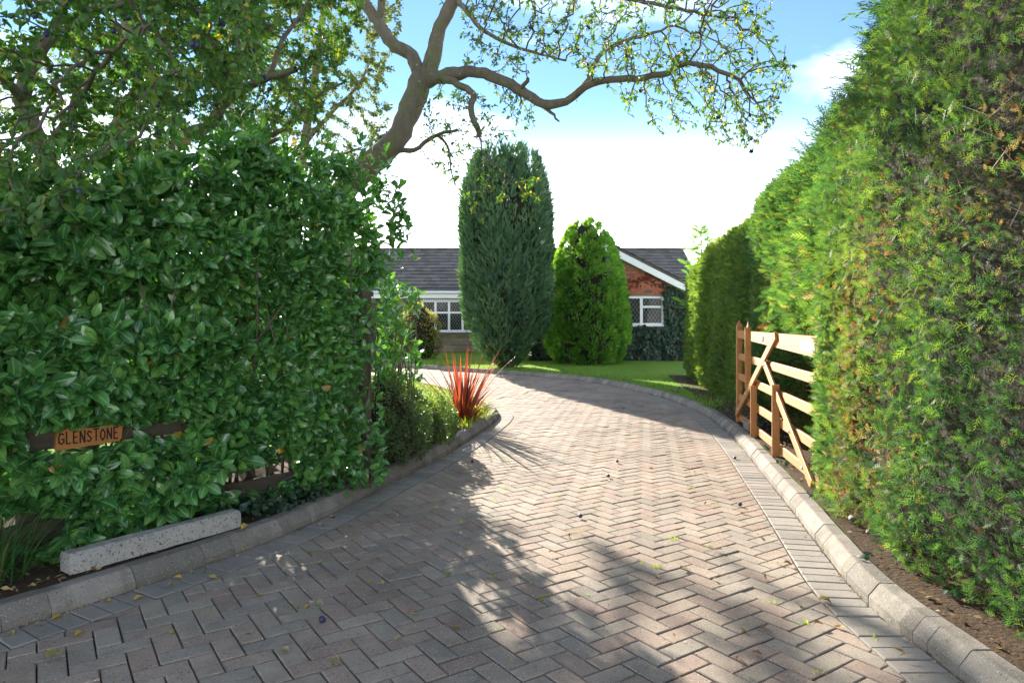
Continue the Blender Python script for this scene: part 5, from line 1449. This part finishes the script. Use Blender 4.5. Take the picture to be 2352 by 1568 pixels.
# third, older damson behind it
limbs = [([np.array((-3.35, 7.0, 0.0)), at(345, 560, 6.9), at(335, 430, 6.8), at(300, 370, 6.8), at(262, 320, 6.8), at(284, 265, 6.7), at(313, 219, 6.6), at(340, 150, 6.5), at(305, 90, 6.5), at(280, 0, 6.6)], 0.13, 0.05),
         (lp((340, 440, 6.8), (400, 340, 6.6), (437, 310, 6.5), (485, 284, 6.5), (510, 248, 6.5), (550, 208, 6.4), (618, 180, 6.3), (680, 160, 6.2)), 0.085, 0.028), (lp((500, 262, 6.5), (520, 220, 6.7), (545, 120, 6.8), (540, 20, 7.0), (560, -120, 7.0)), 0.045, 0.02),
         (lp((618, 180, 6.3), (650, 90, 6.3), (700, 20, 6.4), (760, -80, 6.5)), 0.026, 0.012), (lp((600, 330, 7.0), (680, 270, 6.9), (740, 215, 6.9), (790, 190, 6.9)), 0.03, 0.01), (lp((430, 400, 6.9), (560, 350, 7.0), (640, 320, 7.0)), 0.04, 0.02)]
att = np.vstack([fill([(120, -260), (800, -260), (850, 40), (800, 160), (720, 300), (600, 330), (430, 330), (240, 400), (130, 330)], 5.4, 7.8, 2100, 21)])
limb_tree('damson_tree', 'old damson with thick mossy limbs behind the laurel hedge', limbs, att, MAT['damson'], PLUM_SMALL, (0.036, 0.06), 27000, 53, tip=0.003, step=0.1, infl=0.8, kill=0.14, singles=0, plums=8, tshift=0.02)
# small leaved tree in the garden beyond
limbs = [([np.array((-5.0, 15.0, 0.0)), np.array((-4.9, 15.0, 2.0)), at(700, 330, 15), at(720, 200, 15), at(740, 60, 15), at(760, -150, 15)], 0.16, 0.05), (lp((700, 330, 15), (760, 260, 14.8), (820, 200, 14.6), (860, 120, 14.5)), 0.06, 0.02), (lp((715, 230, 15), (650, 160, 15), (600, 80, 15)), 0.06, 0.02), (lp((700, 380, 15), (770, 360, 14.8), (830, 340, 14.7)), 0.05, 0.015)]
att = fill([(480, -260), (900, -260), (925, 40), (900, 180), (890, 290), (905, 370), (850, 430), (640, 430), (520, 300)], 13.2, 16.5, 1500, 31)
limb_tree('garden_tree', 'fine leaved olive green tree in the garden behind the leaning trunk', limbs, att, MAT['birch'], TINY, (0.05, 0.085), 42000, 54, step=0.2, infl=1.6, kill=0.26, tip=0.003, tshift=0.1, droop=0.7)
limbs = [([np.array((-9.0, 17.0, 0.0)), np.array((-8.9, 17.0, 2.5)), np.array((-8.6, 17, 5.0)), np.array((-8.5, 17, 7.0))], 0.2, 0.06), ([np.array((-8.9, 17, 2.6)), np.array((-7.6, 16.5, 4.2)), np.array((-6.6, 16, 5.2))], 0.09, 0.03), ([np.array((-8.9, 17, 2.4)), np.array((-10.3, 17, 4.2)), np.array((-11.5, 17, 5.0))], 0.09, 0.03)]
att = fill([(80, 60), (560, 40), (640, 200), (640, 430), (500, 560), (120, 560), (-80, 430), (-60, 200)], 14.5, 19, 900, 41)
limb_tree('garden_tree', 'broad pale green tree far behind the hedge at the left', limbs, att, MAT['birch'], TINY, (0.06, 0.10), 15000, 55, step=0.25, infl=2.0, kill=0.33, tip=0.004, droop=0.5)
for k, (x, y, w, h) in enumerate(((-8.0, 11.5, 2.6, 2.2), (-5.6, 12.5, 2.2, 1.8), (-3.9, 13.4, 1.4, 1.2))):
    shrub('garden_shrub', ('wide leafy shrub in the shade behind the fence', 'sunlit green shrub on the lawn beyond the fence', 'low bright shrub on the lawn behind the gatepost')[k], (x, y, 0.09), w, h, 90, 60, TINY, (0.06, 0.11), MAT['smallshrub'], 60 + k, 0.3, 0.5)

# ------------------------------------------------------------------ what has fallen
def on_drive(N, seed, region):
    r = np.random.default_rng(seed); out_ = []
    while len(out_) < N:
        p_ = region(r)
        a, _, _ = sdist(np.array([p_]), KL, NL); b, _, _ = sdist(np.array([p_]), KR, NR)
        if a[0] > 0.03 and b[0] > 0.03: out_.append(p_)
    return np.array(out_)
def fallen(pts, label, group, size, tint, seed):
    r = np.random.default_rng(seed)
    for i, p_ in enumerate(pts):
        tm = leaf_template([(0, 0.03), (0.2, 0.16), (0.5, r.uniform(0.2, 0.3)), (0.78, 0.18), (1, 0.02)], r.uniform(0.2, 0.6), r.uniform(-0.5, 0.5), r.uniform(0, 0.08))
        V = tm[0].copy(); V[:, 2] -= V[:, 2].min(); V = V * r.uniform(*size)
        me = mesh_np('fallen_leaf', V, tm[1], MAT['litter'], True, {'tint': np.full(len(V), r.uniform(*tint)), 'lat': tm[2]})
        o = bpy.data.objects.new('fallen_leaf', me); COL.objects.link(o); o.location = (p_[0], p_[1], p_[2] if len(p_) > 2 else 0.004); o.rotation_euler = (r.normal(0, 0.12), r.normal(0, 0.12), r.uniform(0, 6.28))
        tag(o, label, 'leaf', group)
def gp2(u, v, z=0.0):
    Y = FPX * (CAMH - z) / (v - YH); return ((u - CX) * Y / FPX, Y, z + 0.004)
fallen([gp2(*p_) for p_ in ((770, 1188), (640, 1232), (1010, 1170), (905, 1185), (740, 1205), (560, 1262), (498, 1290), (420, 1330), (330, 1372), (250, 1385), (190, 1398), (118, 1425), (60, 1440), (30, 1462), (470, 1312), (385, 1352), (690, 1218))], 'dry yellow leaf lying in the gutter along the left kerb', 'leaves in the left gutter', (0.035, 0.06), (0.5, 0.8), 1)
fallen([gp2(109, 1522)], 'large pale green leaf lying flat at the bottom left of the drive', None, (0.085, 0.09), (0.86, 0.88), 2)
fallen([gp2(567, 1211, 0.115)], 'bright yellow leaf on the kerb at the end of the concrete post', None, (0.07, 0.075), (0.74, 0.76), 3)
fallen([gp2(*p_) for p_ in ((1890, 1385), (1880, 1378), (1890, 1440), (1915, 1440), (2075, 1495), (2085, 1512), (1845, 1395), (1760, 1440), (1720, 1455), (1750, 1508), (1690, 1520), (1795, 1300), (1800, 1297), (1660, 1268), (1750, 1325), (1640, 1330), (1560, 1310), (1515, 1330), (1742, 1230), (1700, 1180), (1618, 1160), (1590, 1085), (1490, 1075), (1455, 1052), (1398, 1103), (1425, 1105), (1300, 1230), (1260, 1275))], 'small curled dry leaf on the sunlit paving', 'leaves on the sunlit paving', (0.03, 0.052), (0.0, 0.7), 4)
fallen([gp2(*p_) for p_ in ((590, 1370), (500, 1330), (820, 1310), (880, 1345), (945, 1408), (1035, 1440), (700, 1400), (395, 1450), (195, 1455), (665, 1500), (780, 1530), (905, 1475), (1115, 1300), (1220, 1340), (560, 1460))], 'small yellowed leaf on the shaded paving', 'leaves on the shaded paving', (0.03, 0.052), (0.45, 0.9), 5)
for k, (u, v, lab) in enumerate(((740, 1430, 'blue damson fruit lying on the shaded herringbone paving at the bottom'), (1418, 1063, 'dark damson in the sun beside a scrap of leaf'), (1397, 1097, 'dark damson on the sunlit paving a little nearer than another'), (1333, 1190, 'dark damson at the edge of the dappled shade'), (1688, 1055, 'dark damson in the gutter at the right kerb below the gate'), (1700, 1163, 'dark damson on the paving near the grey border blocks'), (1085, 1063, 'dark damson in the shade beside the left kerb'))):
    x, y, z = gp2(u, v); V, Fc = [], []
    for i_ in range(9):
        th = math.pi * i_ / 8
        for j in range(12): ph_ = j / 12 * 6.283; V.append((0.0165 * math.sin(th) * math.cos(ph_) * (1 - 0.03 * math.cos(ph_)), 0.0145 * math.sin(th) * math.sin(ph_), 0.0145 * math.cos(th)))
    Fc = [(i_ * 12 + j, (i_ + 1) * 12 + j, (i_ + 1) * 12 + (j + 1) % 12, i_ * 12 + (j + 1) % 12) for i_ in range(8) for j in range(12)]
    o = link('fallen_plum', mesh_np('fallen_plum', np.array(V), np.array(Fc), MAT['plum'], True)); o.location = (x, y, 0.0165); o.rotation_euler = (0, 0, k * 1.3); tag(o, lab, 'fruit')
# fine crumbs of leaf: too many to count
r = np.random.default_rng(9)
def scatter(name, lab, P, size, tint, m='litter', tm=TINY):
    N = len(P); d = rnd_unit(N) * [1, 1, 0.35]; V, Fc, at_ = instances(tm[0], tm[1], P, basis(d, norm(np.array((0, 0, 1.0)) + 0.5 * rng.standard_normal((N, 3)))), rng.uniform(*size, N), rng.uniform(*tint, N), tm[2])
    tag(link(name, mesh_np(name, V, Fc, MAT[m], False, at_)), lab, 'leaf litter', kind='stuff')
k = r.integers(60, 900, 3200); k = k[k < len(KR)]; w = 0.15 + 0.75 * r.random(len(k)); P = np.concatenate([KR[k] + NR[k] * w[:, None], np.full((len(k), 1), 0.108) + 0.01 * r.random((len(k), 1))], 1); P = P[(P[:, 1] < 10.5) & (P[:, 1] > 1)]
scatter('leaf_litter', 'brown leaf litter on the soil under the conifer hedge', P, (0.02, 0.05), (0.0, 0.65))
k = r.integers(30, len(KR) - 200, 900); P = np.concatenate([KR[k] - NR[k] * np.abs(r.normal(0, 0.018, (len(k), 1))), np.full((len(k), 1), 0.004)], 1)
k2 = r.integers(60, 220, 1100); P2 = np.concatenate([KL[k2] - NL[k2] * np.abs(r.normal(0, 0.05, (len(k2), 1))), np.full((len(k2), 1), 0.004)], 1)
scatter('gutter_debris', 'crumbs of dry leaf caught along the foot of the kerbs', np.vstack([P, P2]), (0.008, 0.022), (0.0, 0.8))
P = on_drive(420, 3, lambda q: (q.uniform(-2.3, 2.6), 2.4 + 9 * q.random() ** 1.6)); scatter('paving_debris', 'tiny scattered leaf crumbs on the paving', np.concatenate([P, np.full((len(P), 1), 0.004)], 1), (0.006, 0.018), (0.0, 1.0))
k = r.integers(60, 330, 2000); w = 0.15 + 0.6 * r.random(len(k)); P = np.concatenate([KL[k] + NL[k] * w[:, None], np.full((len(k), 1), 0.108)], 1); scatter('leaf_litter', 'dry leaves on the soil behind the left kerb', P, (0.02, 0.05), (0.0, 0.7))
# weeds in the joints
e_ = empty('joint_weeds', (0.9, 3.3, 0.0)); tag(e_, 'tiny green weeds growing in the paving joints', 'weeds', kind='stuff')
P = on_drive(46, 8, lambda q: (q.uniform(-1.5, 1.6), 2.5 + 4.5 * q.random())); P = np.repeat(P, 14, 0) + rng.normal(0, 0.012, (46 * 14, 2)); N = len(P)
V, Fc, at_ = instances(BLADE[0], BLADE[1], np.concatenate([P, np.full((N, 1), -0.008)], 1), basis(norm(np.array((0, 0, 0.9)) + 0.6 * rng.standard_normal((N, 3))), rnd_unit(N)), np.stack([rng.uniform(0.012, 0.035, N), np.full(N, 0.005), np.full(N, 0.005)], -1), rng.random(N))
link('weed_leaves', mesh_np('weed_leaves', V, Fc, MAT['limegrass'], False, at_), e_)['kind'] = 'stuff'
k = r.integers(70, 320, 60); pts = KR[k] + NR[k] * r.uniform(0.14, 0.5, (len(k), 1)); pts = np.repeat(pts, 5, 0) + rng.normal(0, 0.04, (300, 2)); N = len(pts)
gi = empty('ground_ivy', (2.0, 3.2, 0.1)); tag(gi, 'scattered green ivy leaves on the soil beside the right kerb', 'ivy')
cloud('leaves', IVYL, np.concatenate([pts, rng.uniform(0.11, 0.15, (N, 1))], 1), rnd_unit(N) * [1, 1, 0.3], np.array((0, -0.3, 1.0)) + rng.normal(0, 0.3, (N, 3)), rng.uniform(0.03, 0.055, N), rng.uniform(0.5, 0.95, N), MAT['ivy'], gi)
